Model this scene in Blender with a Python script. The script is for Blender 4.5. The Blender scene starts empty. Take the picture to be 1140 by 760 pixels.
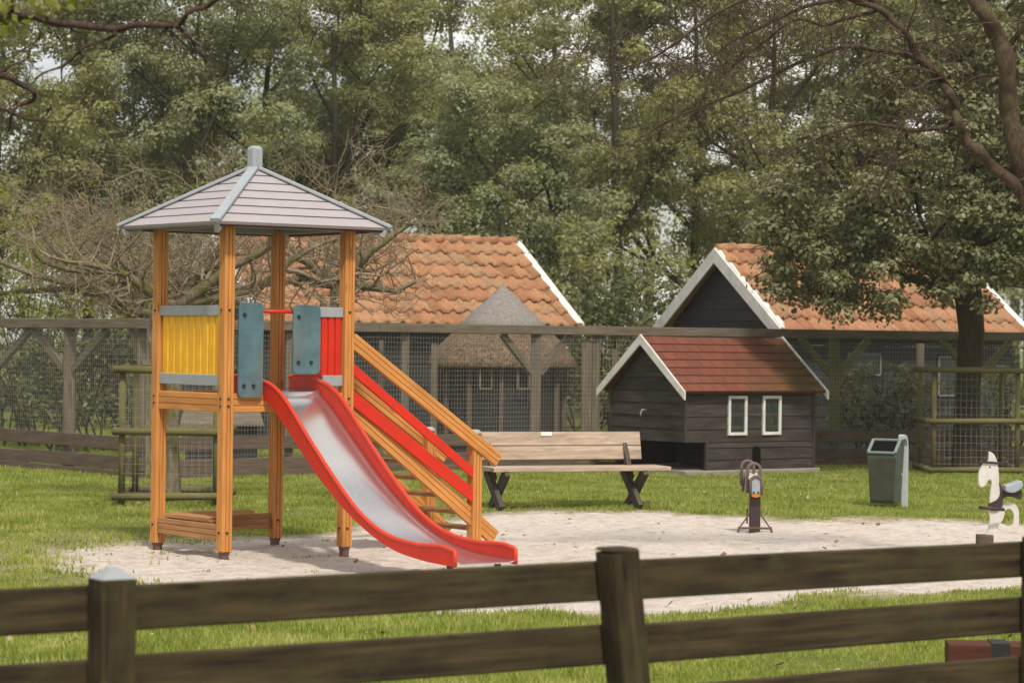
import bpy, math, random
import numpy as np
from mathutils import Vector, Matrix
R = math.radians
rng = random.Random(7)
nr = np.random.default_rng(11)
S = bpy.context.scene
COL = S.collection

# ------------------------------------------------------------------ camera, sky, sun, exposure
H, F, ROLL = 1.8, 2700.0, 0.012
cam = bpy.data.cameras.new('camera'); co = bpy.data.objects.new('camera', cam); COL.objects.link(co)
co.location = (0, 0, H); co.rotation_euler = (R(90), -ROLL, 0)
cam.sensor_width = 36; cam.lens = F * 36 / 1140; cam.clip_start = 0.5; cam.clip_end = 2000
cam.dof.use_dof = True; cam.dof.focus_distance = 21.0; cam.dof.aperture_fstop = 4.5
S.camera = co
HAZE = .0006
SUN_EL, SUN_AZ = 54.0, 164.0        # azimuth of the sun, degrees clockwise from +Y
w = bpy.data.worlds.new('World'); S.world = w; w.use_nodes = True
nt = w.node_tree; N = nt.nodes; L = nt.links
bg = N['Background']
sky = N.new('ShaderNodeTexSky'); sky.sky_type = 'NISHITA'; sky.sun_disc = False
sky.sun_elevation = R(SUN_EL); sky.sun_rotation = R(SUN_AZ); sky.dust_density = 2.5; sky.air_density = 1.0
tc = N.new('ShaderNodeTexCoord'); no = N.new('ShaderNodeTexNoise'); no.inputs['Scale'].default_value = 3.0; no.inputs['Detail'].default_value = 6
mp = N.new('ShaderNodeMapping'); mp.inputs['Scale'].default_value = (1, 1, 3)
L.new(tc.outputs['Generated'], mp.inputs[0]); L.new(mp.outputs[0], no.inputs['Vector'])
cr = N.new('ShaderNodeValToRGB'); cr.color_ramp.elements[0].position = .34; cr.color_ramp.elements[1].position = .56
L.new(no.outputs['Fac'], cr.inputs[0])
mx = N.new('ShaderNodeMix'); mx.data_type = 'RGBA'
L.new(cr.outputs[0], mx.inputs[0]); L.new(sky.outputs[0], mx.inputs[6]); mx.inputs[7].default_value = (10.0, 9.8, 9.3, 1)
L.new(mx.outputs[2], bg.inputs[0]); bg.inputs[1].default_value = 0.10
sd = bpy.data.lights.new('sun', 'SUN'); sd.energy = 3.3; sd.angle = R(5); sd.color = (1, .93, .82)
so = bpy.data.objects.new('sun', sd); COL.objects.link(so)
sv = Vector((math.sin(R(SUN_AZ)) * math.cos(R(SUN_EL)), math.cos(R(SUN_AZ)) * math.cos(R(SUN_EL)), math.sin(R(SUN_EL))))
so.rotation_euler = (-sv).to_track_quat('-Z', 'Y').to_euler()
S.view_settings.view_transform = 'Standard'; S.view_settings.look = 'None'; S.view_settings.gamma = 1
S.view_settings.use_curve_mapping = False; S.view_settings.exposure = 0.12
S.cycles.max_bounces = 5; S.cycles.transparent_max_bounces = 4; S.cycles.use_denoising = True

def at(x, y, d):
    """point at distance d that stands at pixel x, y of the 1140x760 photograph"""
    dx, dy = x - 570, y - 380
    return Vector(((dx + dy * ROLL) * d / F, d, H - (dy - dx * ROLL) * d / F))
def gx(x, d):      # ground point under pixel column x at distance d
    p = at(x, 380 + ROLL * (x - 570) + F * H / d, d); return Vector((p.x, d, 0))

# ------------------------------------------------------------------ helpers
def tag(o, label=None, cat=None, group=None, kind=None):
    if label: o['label'] = label
    if cat: o['category'] = cat
    if group: o['group'] = group
    if kind: o['kind'] = kind
    return o
def empty(name, loc, label, cat, group=None):
    o = bpy.data.objects.new(name, None); COL.objects.link(o); o.location = loc; o.empty_display_size = .2
    return tag(o, label, cat, group)
def rootloc(o):
    v = Vector((0, 0, 0))
    while o is not None: v = v + Vector(o.location); o = o.parent
    return v
class MB:
    def __init__(s): s.v = []; s.f = []; s.uv = []; s.sm = []
    def add(s, vs, fs, uvs=None, smooth=False):
        b = len(s.v); s.v += [tuple(p) for p in vs]
        for i, f in enumerate(fs):
            s.f.append(tuple(b + k for k in f)); s.sm.append(smooth)
            s.uv += (uvs[i] if uvs else [(vs[k][0] + vs[k][1], vs[k][2]) for k in f])
        return s
    def prism(s, prof, p0, p1, up=(0, 0, 1), smooth=False, caps=True, prof1=None):
        """profile (a, b) swept from p0 to p1; a runs sideways, b along up"""
        p0, p1 = Vector(p0), Vector(p1); t = (p1 - p0); ln = t.length; t.normalize()
        up = Vector(up)
        if abs(t.dot(up.normalized())) > .99: up = Vector((0, 1, 0))
        a = t.cross(up).normalized(); b = a.cross(t).normalized()
        n = len(prof); q = prof1 or prof
        vs = [p0 + a * x + b * y for x, y in prof] + [p1 + a * x + b * y for x, y in q]
        per = [0]
        for i in range(n):
            x0, y0 = prof[i]; x1, y1 = prof[(i + 1) % n]; per.append(per[-1] + math.hypot(x1 - x0, y1 - y0))
        o = rng.random() * 20; o2 = rng.random() * 20
        fs, uv = [], []
        for i in range(n):
            j = (i + 1) % n; fs.append((i, j, n + j, n + i))
            uv.append([(o, o2 + per[i]), (o, o2 + per[i + 1]), (o + ln, o2 + per[i + 1]), (o + ln, o2 + per[i])])
        s.add(vs, fs, uv, smooth)
        if caps:
            bse = len(s.v) - 2 * n
            for rev, off in ((True, 0), (False, n)):
                ids = list(range(n)); ids = ids[::-1] if rev else ids
                s.f.append(tuple(bse + off + k for k in ids)); s.sm.append(False)
                s.uv += [(o + prof[k][0] * .3, o2 + prof[k][1]) for k in ids]
        return s
    def beam(s, p0, p1, w, h, up=(0, 0, 1), c=.004):
        w /= 2; h /= 2
        pr = [(-w + c, -h), (w - c, -h), (w, -h + c), (w, h - c), (w - c, h), (-w + c, h), (-w, h - c), (-w, -h + c)] if c else [(-w, -h), (w, -h), (w, h), (-w, h)]
        return s.prism(pr, p0, p1, up)
    def box(s, c, sx, sy, sz, rz=0, bev=.004):
        c = Vector(c); d = Vector((math.cos(rz), math.sin(rz), 0)) * sx / 2
        return s.beam(c - d, c + d, sy, sz, (0, 0, 1), bev)
    def tube(s, pts, rad, n=6, caps=True):
        pts = [Vector(p) for p in pts]
        if not hasattr(rad, '__len__'): rad = [rad] * len(pts)
        t = (pts[1] - pts[0]).normalized(); a = t.orthogonal().normalized(); vs = []; ln = 0; us = []
        for i, p in enumerate(pts):
            t = ((pts[min(i + 1, len(pts) - 1)] - pts[max(i - 1, 0)])).normalized()
            a = (a - t * a.dot(t)); a = a.normalized() if a.length > 1e-6 else t.orthogonal().normalized()
            b = t.cross(a)
            if i: ln += (p - pts[i - 1]).length
            us.append(ln)
            for k in range(n):
                th = 2 * math.pi * k / n; vs.append(p + (a * math.cos(th) + b * math.sin(th)) * rad[i])
        fs, uv = [], []; o = rng.random() * 9
        for i in range(len(pts) - 1):
            for k in range(n):
                j = (k + 1) % n
                fs.append((i * n + k, i * n + j, (i + 1) * n + j, (i + 1) * n + k))
                r_ = rad[i] * 6.28 / n
                uv.append([(o + us[i], o + k * r_), (o + us[i], o + (k + 1) * r_), (o + us[i + 1], o + (k + 1) * r_), (o + us[i + 1], o + k * r_)])
        s.add(vs, fs, uv, True)
        if caps:
            b0 = len(s.v) - len(vs); m = (len(pts) - 1) * n
            for ids in ([b0 + k for k in range(n)][::-1], [b0 + m + k for k in range(n)]):
                s.f.append(tuple(ids)); s.sm.append(False); s.uv += [(0, 0)] * n
        return s
    def extrude(s, poly, nvec):
        """closed polygon of 3-D points thickened by nvec"""
        nvec = Vector(nvec); poly = [Vector(p) for p in poly]; n = len(poly)
        vs = poly + [p + nvec for p in poly]
        s.add(vs, [tuple(range(n))[::-1], tuple(range(n, 2 * n))] + [(i, (i + 1) % n, n + (i + 1) % n, n + i) for i in range(n)])
        return s
    def build(s, name, mat, parent=None, origin=None, bevel=0, fix=True):
        o0 = rootloc(parent) if parent is not None else Vector(origin or (0, 0, 0))
        me = bpy.data.meshes.new(name)
        me.from_pydata([(x - o0.x, y - o0.y, z - o0.z) for x, y, z in s.v], [], s.f)
        uvl = me.uv_layers.new(name='UVMap'); uvl.data.foreach_set('uv', np.array(s.uv, dtype=np.float32).ravel())
        me.polygons.foreach_set('use_smooth', s.sm)
        if fix:
            import bmesh
            bm = bmesh.new(); bm.from_mesh(me); bmesh.ops.recalc_face_normals(bm, faces=bm.faces); bm.to_mesh(me); bm.free()
        me.materials.append(mat); me.update()
        o = bpy.data.objects.new(name, me); COL.objects.link(o)
        if parent is not None: o.parent = parent
        else: o.location = o0
        if bevel:
            m = o.modifiers.new('bevel', 'BEVEL'); m.width = bevel; m.segments = 2; m.limit_method = 'ANGLE'; m.angle_limit = R(40)
        return o
def npmesh(name, V, Q, mat, parent=None, origin=(0, 0, 0), smooth=False):
    o0 = rootloc(parent) if parent is not None else Vector(origin)
    me = bpy.data.meshes.new(name); k = Q.shape[1]
    me.vertices.add(len(V)); me.vertices.foreach_set('co', (V - np.array(o0)).astype(np.float32).ravel())
    me.loops.add(Q.size); me.loops.foreach_set('vertex_index', Q.astype(np.int32).ravel())
    me.polygons.add(len(Q)); me.polygons.foreach_set('loop_start', np.arange(len(Q), dtype=np.int32) * k)
    if smooth: me.polygons.foreach_set('use_smooth', np.ones(len(Q), dtype=bool))
    me.update(calc_edges=True); me.materials.append(mat)
    o = bpy.data.objects.new(name, me); COL.objects.link(o)
    if parent is not None: o.parent = parent
    else: o.location = o0
    return o

# ------------------------------------------------------------------ materials
class G:
    def __init__(s, name):
        s.m = bpy.data.materials.new(name); s.m.use_nodes = True; s.t = s.m.node_tree; s.N = s.t.nodes; s.L = s.t.links
        s.b = s.N['Principled BSDF']; s.tc = s.N.new('ShaderNodeTexCoord')
    def lk(s, a, b): s.L.new(a, b)
    def coord(s, kind='Object', scale=(1, 1, 1), loc=(0, 0, 0)):
        m = s.N.new('ShaderNodeMapping'); m.inputs['Scale'].default_value = scale; m.inputs['Location'].default_value = loc
        s.lk(s.tc.outputs[kind], m.inputs[0]); return m.outputs[0]
    def noise(s, vec, scale, detail=4, rough=.55):
        n = s.N.new('ShaderNodeTexNoise'); n.inputs['Scale'].default_value = scale; n.inputs['Detail'].default_value = detail
        n.inputs['Roughness'].default_value = rough; s.lk(vec, n.inputs['Vector']); return n.outputs['Fac']
    def ramp(s, fac, stops):
        r = s.N.new('ShaderNodeValToRGB'); e = r.color_ramp.elements
        while len(e) < len(stops): e.new(.5)
        for i, (p, c) in enumerate(stops):
            e[i].position = p; e[i].color = (c, c, c, 1) if not hasattr(c, '__len__') else (*c, 1)
        s.lk(fac, r.inputs[0]); return r.outputs[0]
    def mix(s, fac, a, b, mode='MIX'):
        m = s.N.new('ShaderNodeMix'); m.data_type = 'RGBA'; m.blend_type = mode
        for k, v in ((0, fac), (6, a), (7, b)):
            if isinstance(v, (int, float)): m.inputs[k].default_value = v
            elif isinstance(v, tuple): m.inputs[k].default_value = (*v, 1)
            else: s.lk(v, m.inputs[k])
        return m.outputs[2]
    def math(s, op, a, b=0.0):
        m = s.N.new('ShaderNodeMath'); m.operation = op
        for k, v in ((0, a), (1, b)):
            if isinstance(v, (int, float)): m.inputs[k].default_value = v
            else: s.lk(v, m.inputs[k])
        return m.outputs[0]
    def island(s):
        g = s.N.new('ShaderNodeNewGeometry'); return g.outputs['Random Per Island']
    def bump(s, h, strength=.3, dist=.01):
        b = s.N.new('ShaderNodeBump'); b.inputs['Strength'].default_value = strength; b.inputs['Distance'].default_value = dist
        s.lk(h, b.inputs['Height']); s.lk(b.outputs[0], s.b.inputs['Normal'])
    def done(s, col, rough=.7, spec=.3, metal=0):
        if isinstance(col, tuple): s.b.inputs['Base Color'].default_value = (*col, 1)
        else: s.lk(col, s.b.inputs['Base Color'])
        if isinstance(rough, (int, float)): s.b.inputs['Roughness'].default_value = rough
        else: s.lk(rough, s.b.inputs['Roughness'])
        s.b.inputs['Specular IOR Level'].default_value = spec; s.b.inputs['Metallic'].default_value = metal
        return s.m
def wood(name, dark, light, moss=None, mossamt=.5, rough=.75, grain=38, bump=.35, stain=.35, var=.35, spec=.25):
    g = G(name); uv = g.coord('UV', (1.2, grain, 1)); n = g.noise(uv, 1.6, 5, .6)
    n2 = g.noise(g.coord('UV', (1.0, 5, 1)), 2.2, 3)
    c = g.ramp(n, [(.25, dark), (.72, light)])
    c = g.mix(g.ramp(n2, [(.35, stain), (.62, 0.0)]), c, tuple(x * .45 for x in dark))
    # knots
    v = g.N.new('ShaderNodeTexVoronoi'); v.inputs['Scale'].default_value = 1.0; g.lk(g.coord('UV', (2.2, 9, 1)), v.inputs['Vector'])
    c = g.mix(g.ramp(v.outputs['Distance'], [(.05, .75), (.13, 0.0)]), c, tuple(x * .4 for x in dark))
    i = g.island()
    c = g.mix(1.0, c, g.ramp(i, [(0, 1 - var), (1, 1.0)]), 'MULTIPLY')
    if moss:
        m = g.noise(g.coord('Object'), 6, 6, .65)
        c = g.mix(g.ramp(m, [(.62 - mossamt * .35, 0.0), (.74 - mossamt * .2, .85)]), c, moss)
    g.bump(n, bump, .006)
    return g.done(c, rough, spec)
def paint(name, col, rough=.45, wear=.12, wcol=None, scale=9, spec=.4, bump=.05):
    g = G(name); n = g.noise(g.coord('Object'), scale, 6, .6); n2 = g.noise(g.coord('Object', (1, 1, .35)), scale * .5, 5, .65)
    c = g.mix(g.ramp(n, [(.3, 0.0), (.75, 1.0)]), tuple(x * (1 - wear) for x in col), tuple(min(1, x * (1 + wear * .6)) for x in col))
    c = g.mix(g.ramp(n2, [(.52, 0.0), (.72, wear * 2.2)]), c, wcol or tuple(x * .45 for x in col))
    g.bump(n, bump, .004)
    return g.done(c, g.ramp(n2, [(.3, rough), (.8, min(1, rough + .25))]), spec)
def bark(name, dark, light, moss=None, amt=.5, sc=1.0):
    g = G(name); n = g.noise(g.coord('Object', (1, 1, .25)), 26 * sc, 7, .7); n2 = g.noise(g.coord('Object'), 5 * sc, 4)
    c = g.ramp(n, [(.3, dark), (.7, light)])
    if moss: c = g.mix(g.ramp(n2, [(.62 - amt * .3, 0.0), (.75 - amt * .25, .9)]), c, moss)
    g.bump(n, .8, .03)
    return g.done(c, .9, .15)
def leafmat(name, cols, rough=.55, trans=.45, spec=.3, nsc=.9, nw=.55):
    g = G(name); i = g.island(); n = g.noise(g.coord('Object'), nsc, 4)
    a = g.math('ADD', g.math('MULTIPLY', i, .65), g.math('MULTIPLY', n, nw)); a = g.math('SUBTRACT', a, .1 + (nw - .55) / 2)
    k = len(cols) - 1
    c = g.ramp(a, [(j / k, q) for j, q in enumerate(cols)])
    g.done(c, rough, spec)
    t = g.N.new('ShaderNodeBsdfTranslucent'); g.lk(g.mix(1.0, c, (1.5, 1.5, .7), 'MULTIPLY'), t.inputs[0])
    ms = g.N.new('ShaderNodeMixShader'); ms.inputs[0].default_value = trans
    g.lk(g.b.outputs[0], ms.inputs[1]); g.lk(t.outputs[0], ms.inputs[2])
    g.lk(ms.outputs[0], g.N['Material Output'].inputs[0]); return g.m

M = {}
M['larch'] = wood('orange stained larch', (.52, .195, .042), (.76, .36, .105), var=.24, stain=.3, rough=.6, bump=.2)
M['larch_grey'] = wood('worn larch', (.34, .15, .05), (.55, .30, .13), var=.25, stain=.4)
M['bench'] = wood('weathered pale pine', (.36, .255, .18), (.62, .50, .395), var=.15, stain=.55, rough=.85)
M['bench_dark'] = wood('dark treated wood', (.06, .047, .038), (.14, .115, .095), var=.3)
M['paddock'] = wood('dark weathered fence wood', (.018, .012, .006), (.105, .074, .034), moss=(.05, .048, .016), mossamt=.3, var=.2, rough=.85, grain=20, stain=.55)
M['grey_wood'] = wood('grey weathered timber', (.11, .085, .06), (.26, .215, .165), moss=(.14, .13, .055), mossamt=.25, var=.35, rough=.9)
M['grey_plank'] = wood('grey brown planks', (.10, .068, .05), (.21, .155, .12), moss=(.12, .10, .06), mossamt=.15, var=.4, rough=.9)
M['mossy'] = wood('mossy round timber', (.10, .082, .04), (.24, .205, .11), moss=(.13, .13, .035), mossamt=.6, var=.25, rough=.95, grain=24)
M['black_plank'] = wood('black brown cladding', (.034, .027, .022), (.095, .078, .066), moss=(.055, .052, .022), mossamt=.05, var=.35, rough=.7, grain=26, bump=.5, stain=.5)
M['tar_plank'] = wood('grey black cladding', (.024, .024, .024), (.05, .05, .05), var=.3, rough=.55, bump=.3)
M['white'] = paint('white painted board', (.68, .66, .62), .6, .2, (.42, .42, .36), 5)
M['red'] = paint('red plastic', (.58, .024, .007), .40, .14, (.45, .03, .01), 6, .3, .02)
M['red_edge'] = paint('red plastic rim', (.64, .045, .014), .35, .08, (.5, .05, .02), 6, .4, .02)
M['yellow'] = paint('yellow plastic', (.80, .42, .015), .45, .18, (.5, .28, .03), 5, .4, .02)
M['teal'] = paint('faded blue board', (.085, .155, .18), .55, .3, (.19, .17, .11), 7, .3, .1)
M['zinc'] = paint('grey coated metal', (.30, .32, .33), .45, .1, (.2, .2, .19), 12, .5, .03)
M['roofslat'] = paint('pale lilac grey roof board', (.37, .335, .345), .5, .07, (.36, .33, .31), 7, .4, .03)
M['roofcap'] = paint('blue grey roof cap', (.33, .36, .385), .45, .08, (.24, .26, .27), 8, .4, .03)
M['roofgap'] = paint('dark red underlay', (.07, .022, .03), .7, .1)
g = G('brushed steel'); n = g.noise(g.coord('UV', (2, 60, 1)), 3, 4)
M['steel'] = g.done(g.ramp(n, [(.2, (.62, .61, .60)), (.8, (.74, .73, .72))]), g.ramp(n, [(.2, .16), (.8, .27)]), .5, .93)
M['black'] = paint('black rubber', (.02, .02, .02), .6, .2)
M['void'] = paint('dark opening', (.006, .006, .006), .95, .1, None, 9, .05)
M['galv'] = paint('galvanised wire', (.29, .275, .24), .5, .15, (.2, .17, .12), 3, .5, 0)
M['binpost'] = paint('galvanised steel post', (.50, .53, .55), .4, .08, (.35, .36, .36), 10, .5, .03)
M['bingreen'] = paint('green enamel', (.048, .07, .052), .4, .15, (.05, .06, .04), 10, .5, .03)
M['bingrey'] = paint('dirty grey green enamel', (.062, .064, .048), .55, .3, (.05, .04, .03), 7, .3, .05)
M['binrim'] = paint('pale green rim', (.17, .21, .18), .4, .1, (.25, .28, .24), 10, .5, .03)
M['toywhite'] = paint('cream white panel', (.66, .63, .58), .45, .12, (.40, .34, .26), 12, .4, .02)
M['toybrown'] = paint('dark plum brown', (.05, .03, .032), .45, .2, (.03, .02, .02), 9, .4, .03)
M['toyloop'] = paint('dusty brown rubber', (.17, .115, .10), .6, .15, (.08, .06, .05), 12, .3, .03)
M['toyblue'] = paint('pale blue panel', (.28, .40, .44), .4, .12, None, 12)
M['toyorange'] = paint('orange panel', (.62, .22, .02), .45, .12, None, 12)
M['toygrey'] = paint('pale blue grey seat', (.36, .40, .43), .35, .12, None, 12)
M['rust'] = paint('worn brown steel', (.16, .085, .065), .6, .25, (.07, .04, .03), 15)
M['glass'] = paint('dark window', (.02, .028, .022), .12, .3, (.05, .06, .03), 20, .5, 0)
M['plaque'] = paint('white plaque', (.75, .75, .72), .4, .05)
M['concrete'] = paint('pale concrete', (.30, .27, .23), .9, .25, (.12, .11, .09), 8, .2, .2)
M['redbox'] = wood('red brown box wood', (.05, .015, .008), (.13, .042, .02), var=.2)
# pantiles
def tiles(name, c, mossamt):
    g = G(name); i = g.island(); n = g.noise(g.coord('Object'), 3.5, 6, .65); n2 = g.noise(g.coord('Object'), 22, 5, .6)
    col = g.ramp(i, [(0, tuple(x * .72 for x in c)), (.35, c), (.7, (c[0] * 1.08, c[1] * 1.18, c[2] * 1.2)), (1, (c[0] * .8, c[1] * 1.05, c[2] * 1.2))])
    col = g.mix(g.ramp(n2, [(.38, 0.0), (.66, .55)]), col, (.17, .10, .055))
    col = g.mix(g.ramp(n, [(.66 - mossamt * .2, 0.0), (.78 - mossamt * .2, .75)]), col, (.09, .075, .035))
    g.bump(n2, .4, .01)
    return g.done(col, .85, .2)
M['tile'] = tiles('orange clay pantile', (.42, .20, .10), .45)
M['tile2'] = tiles('red orange clay pantile', (.42, .20, .105), .25)
# felt shingles of the small house
g = G('red brown felt shingle'); uv = g.tc.outputs['UV']
br = g.N.new('ShaderNodeTexBrick'); g.lk(uv, br.inputs['Vector']); br.inputs['Scale'].default_value = 1
br.inputs['Brick Width'].default_value = .22; br.inputs['Row Height'].default_value = .125; br.inputs['Mortar Size'].default_value = .006
br.inputs['Color1'].default_value = (.205, .070, .042, 1); br.inputs['Color2'].default_value = (.15, .052, .034, 1); br.inputs['Mortar'].default_value = (.06, .022, .014, 1)
n = g.noise(g.coord('Object'), 60, 3); n3 = g.noise(g.coord('Object'), 2.2, 5, .6)
sx = g.N.new('ShaderNodeSeparateXYZ'); g.lk(uv, sx.inputs[0])
mo = g.math('ADD', g.math('MULTIPLY', sx.outputs[0], .23), g.math('MULTIPLY', sx.outputs[1], -.28)); mo = g.math('ADD', mo, g.math('MULTIPLY', n3, .5))
c = g.mix(g.ramp(mo, [(.42, 0.0), (.72, .8)]), br.outputs['Color'], (.085, .072, .022))
c = g.mix(g.ramp(n, [(.3, .35), (.7, 0.0)]), c, (.08, .03, .02)); g.bump(n, .5, .004)
M['shingle'] = g.done(c, .9, .15)
g = G('thatch'); n = g.noise(g.coord('Object', (1, 1, .35)), 42, 5, .7); n2 = g.noise(g.coord('Object'), 9, 4)
c = g.mix(g.ramp(n2, [(.35, .5), (.65, 0.0)]), g.ramp(n, [(.36, (.05, .033, .02)), (.62, (.36, .25, .16))]), (.05, .04, .028)); g.bump(n, 1, .04)
M['thatch'] = g.done(c, .95, .1)
g = G('reed cap'); n = g.noise(g.coord('Object', (1, 1, .2)), 30, 5, .7); g.bump(n, .5, .02)
M['reedcap'] = g.done(g.ramp(n, [(.3, (.15, .13, .12)), (.7, (.31, .28, .26))]), .85, .2)
M['bark_dark'] = bark('dark mossy bark', (.028, .020, .013), (.085, .066, .042), (.05, .055, .018), .45)
M['bark_wood'] = bark('woodland bark', (.03, .024, .016), (.085, .07, .048), (.06, .065, .025), .4, .4)
M['bark_knot'] = bark('knotty grey bark', (.08, .062, .04), (.32, .26, .18), (.13, .125, .035), .55)
M['bark_fine'] = bark('brown twig bark', (.20, .15, .10), (.44, .35, .25), (.20, .18, .07), .3, 2)
M['bark_right'] = bark('lichened brown bark', (.03, .02, .013), (.13, .088, .058), (.12, .11, .05), .3, 1.5)
M['bark_plum'] = bark('dark plum twig bark', (.05, .028, .026), (.13, .085, .065), None, 0, 2)
M['bark_rt'] = bark('brown right twig bark', (.055, .034, .028), (.16, .11, .082), None, 0, 2)
M['leaf_a'] = leafmat('olive leaf', [(0.113, 0.126, 0.050), (0.214, 0.222, 0.094), (0.328, 0.330, 0.166), (0.492, 0.462, 0.266)])
M['leaf_b'] = leafmat('grey green leaf', [(0.108, 0.126, 0.065), (0.209, 0.228, 0.122), (0.328, 0.342, 0.209), (0.467, 0.462, 0.310)])
M['leaf_c'] = leafmat('warm brown green leaf', [(0.126, 0.126, 0.058), (0.240, 0.228, 0.108), (0.366, 0.342, 0.180), (0.504, 0.462, 0.288)])
M['leaf_r'] = leafmat('glossy dark green leaf', [(0.068, 0.077, 0.031), (0.134, 0.140, 0.059), (0.218, 0.215, 0.108), (0.345, 0.319, 0.221)], .5, .3, .3)
M['leaf_y'] = leafmat('yellow green leaf', [(0.104, 0.125, 0.017), (0.187, 0.208, 0.035), (0.281, 0.291, 0.070)], .5, .4)
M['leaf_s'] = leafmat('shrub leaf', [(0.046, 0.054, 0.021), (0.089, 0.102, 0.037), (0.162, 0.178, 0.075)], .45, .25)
M['grass'] = leafmat('grass blade', [(.14, .165, .035), (.24, .285, .06), (.34, .39, .09), (.52, .47, .24)], .6, .4, .2, 1.7, 1.5)
g = G('fallen leaf'); M['litter'] = g.done(g.ramp(g.island(), [(0, (.12, .06, .03)), (.5, (.26, .17, .09)), (1, (.45, .38, .28))]), .8, .2)
# ground
g = G('lawn and sand')
a = g.N.new('ShaderNodeAttribute'); a.attribute_name = 'sand'
cd = g.coord('Object'); nb = g.noise(cd, 1.6, 6, .6); nf = g.noise(cd, 38, 5, .7); nm = g.noise(cd, 7, 5, .6)
f = g.math('ADD', a.outputs['Fac'], g.math('MULTIPLY', g.math('SUBTRACT', nm, .5), .55))
f = g.math('ADD', f, g.math('MULTIPLY', g.math('SUBTRACT', nf, .5), .35))
sand = g.ramp(nf, [(.22, (.50, .415, .35)), (.5, (.72, .63, .56)), (.85, (.84, .77, .71))])
sand = g.mix(g.ramp(nm, [(.36, .4), (.5, 0.0)]), sand, (.44, .34, .27)); sand = g.mix(g.ramp(nb, [(.55, 0.0), (.72, .35)]), sand, (.34, .30, .19))
grs = g.mix(nm, (.11, .13, .03), (.20, .225, .055)); grs = g.mix(g.ramp(nb, [(.5, 0.0), (.75, .5)]), grs, (.24, .20, .09))
tr = g.mix(nf, (.22, .19, .09), (.44, .38, .25))
c = g.mix(g.ramp(f, [(.24, 0.0), (.46, 1.0)]), grs, tr); c = g.mix(g.ramp(f, [(.46, 0.0), (.80, 1.0)]), c, sand)
g.bump(g.math('ADD', nf, g.math('MULTIPLY', nm, 3.0)), .9, .035); M['ground'] = g.done(c, .95, .1)

# ------------------------------------------------------------------ ground
SP = [(-40,618),(20,608),(110,601),(250,593),(380,588),(450,576),(540,568),(720,567),(830,571),(920,576),(1140,580),(1230,582),(1230,640),(1140,650),
      (1000,662),(850,672),(720,683),(600,686),(500,684),(400,680),(300,668),(200,656),(110,645),(20,632)]
def px2g(x, y):
    v = (y - 380) - ROLL * (x - 570); d = F * H / v
    return ((x - 570 + (y - 380) * ROLL) * d / F, d)
SPW = np.array([px2g(*p) for p in SP])
def sandval(X, Y):
    ins = np.zeros(X.shape, bool); dm = np.full(X.shape, 1e9)
    n = len(SPW)
    for i in range(n):
        (x0, y0), (x1, y1) = SPW[i], SPW[(i + 1) % n]
        c = ((y0 > Y) != (y1 > Y)) & (X < (x1 - x0) * (Y - y0) / (y1 - y0 + 1e-12) + x0); ins ^= c
        t = np.clip(((X - x0) * (x1 - x0) + (Y - y0) * (y1 - y0)) / ((x1 - x0) ** 2 + (y1 - y0) ** 2), 0, 1)
        dm = np.minimum(dm, np.hypot(X - x0 - t * (x1 - x0), Y - y0 - t * (y1 - y0)))
    sdist = np.where(ins, dm, -dm)
    wob = .18 * np.sin(X * 2.1 + Y * .7) + .12 * np.sin(X * 5.3 - Y * 2.9) + .1 * np.sin(Y * 3.7 + 1.3)
    wid = np.clip(1.2 + (-2.4 - X) * 1.6, 1.2, 4.2)
    return np.clip(.5 + (sdist + wob) / wid, 0, 1)
def lines(a, b, st, lo, hi):
    c = list(np.arange(a, b + 1e-6, st)); s_, x = st, a
    while x > lo: s_ *= 1.35; x -= s_; c.insert(0, x)
    s_, x = st, b
    while x < hi: s_ *= 1.35; x += s_; c.append(x)
    return np.array(c)
xs, ys = lines(-10, 10, .14, -400, 400), lines(8, 46, .14, -40, 700)
XX, YY = np.meshgrid(xs, ys); sv_ = sandval(XX, YY)
ZZ = .018 * np.sin(XX * 1.9 + .8 * np.sin(YY)) * np.sin(YY * 1.3) * (np.abs(XX) < 11) * (YY < 48) * (YY > 8)
SD = np.clip((sv_ - .4) * 4, 0, 1)
bm_ = SD * .02 * (np.sin(XX * 9 + 2 * np.sin(YY * 5)) * np.sin(YY * 8 + XX * 3)); ZZ = ZZ * .6 + bm_ - .012 - .02 * SD
nx, ny = len(xs), len(ys)
V = np.stack([XX.ravel(), YY.ravel(), ZZ.ravel()], 1)
ii = np.arange((ny - 1) * (nx - 1)); r_, c_ = ii // (nx - 1), ii % (nx - 1); b_ = r_ * nx + c_
Q = np.stack([b_, b_ + 1, b_ + nx + 1, b_ + nx], 1)
gr = npmesh('ground', V, Q, M['ground'], smooth=True); tag(gr, kind='structure')
at_ = gr.data.attributes.new('sand', 'FLOAT', 'POINT'); at_.data.foreach_set('value', sv_.ravel().astype(np.float32))

# grass blades
n = 900000
Yg = 12.2 + (50 - 12.2) * nr.random(n) ** 1.0; keep = nr.random(n) < np.clip((26 / Yg) ** .6, 0, 1); Yg = Yg[keep]
Xg = (nr.random(len(Yg)) - .5) * 2 * (.26 * Yg + .4)
pv = sandval(Xg, Yg) + (np.sin(Xg * 7.1 + 3 * np.sin(Yg * 2.2)) * np.sin(Yg * 4.3 + Xg)) * .13 + nr.normal(0, 1, len(Yg)) * np.where(Xg < -2.2, .20, .10)
tufts = (np.sin(Xg * 3.3 + 5 * np.sin(Yg * 1.7)) * np.sin(Yg * 2.1 + 4 * np.sin(Xg * 1.3)) > .93) & (sandval(Xg, Yg) > .55) & (Xg < -1.5) & (nr.random(len(Xg)) < .3)
bare_ = (np.sin(Xg * 1.3 + 2.1 * np.sin(Yg * .9)) * np.sin(Yg * 1.15 + 1.7 * np.sin(Xg * .8)) > .62) & (nr.random(len(Xg)) < .6)
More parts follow.
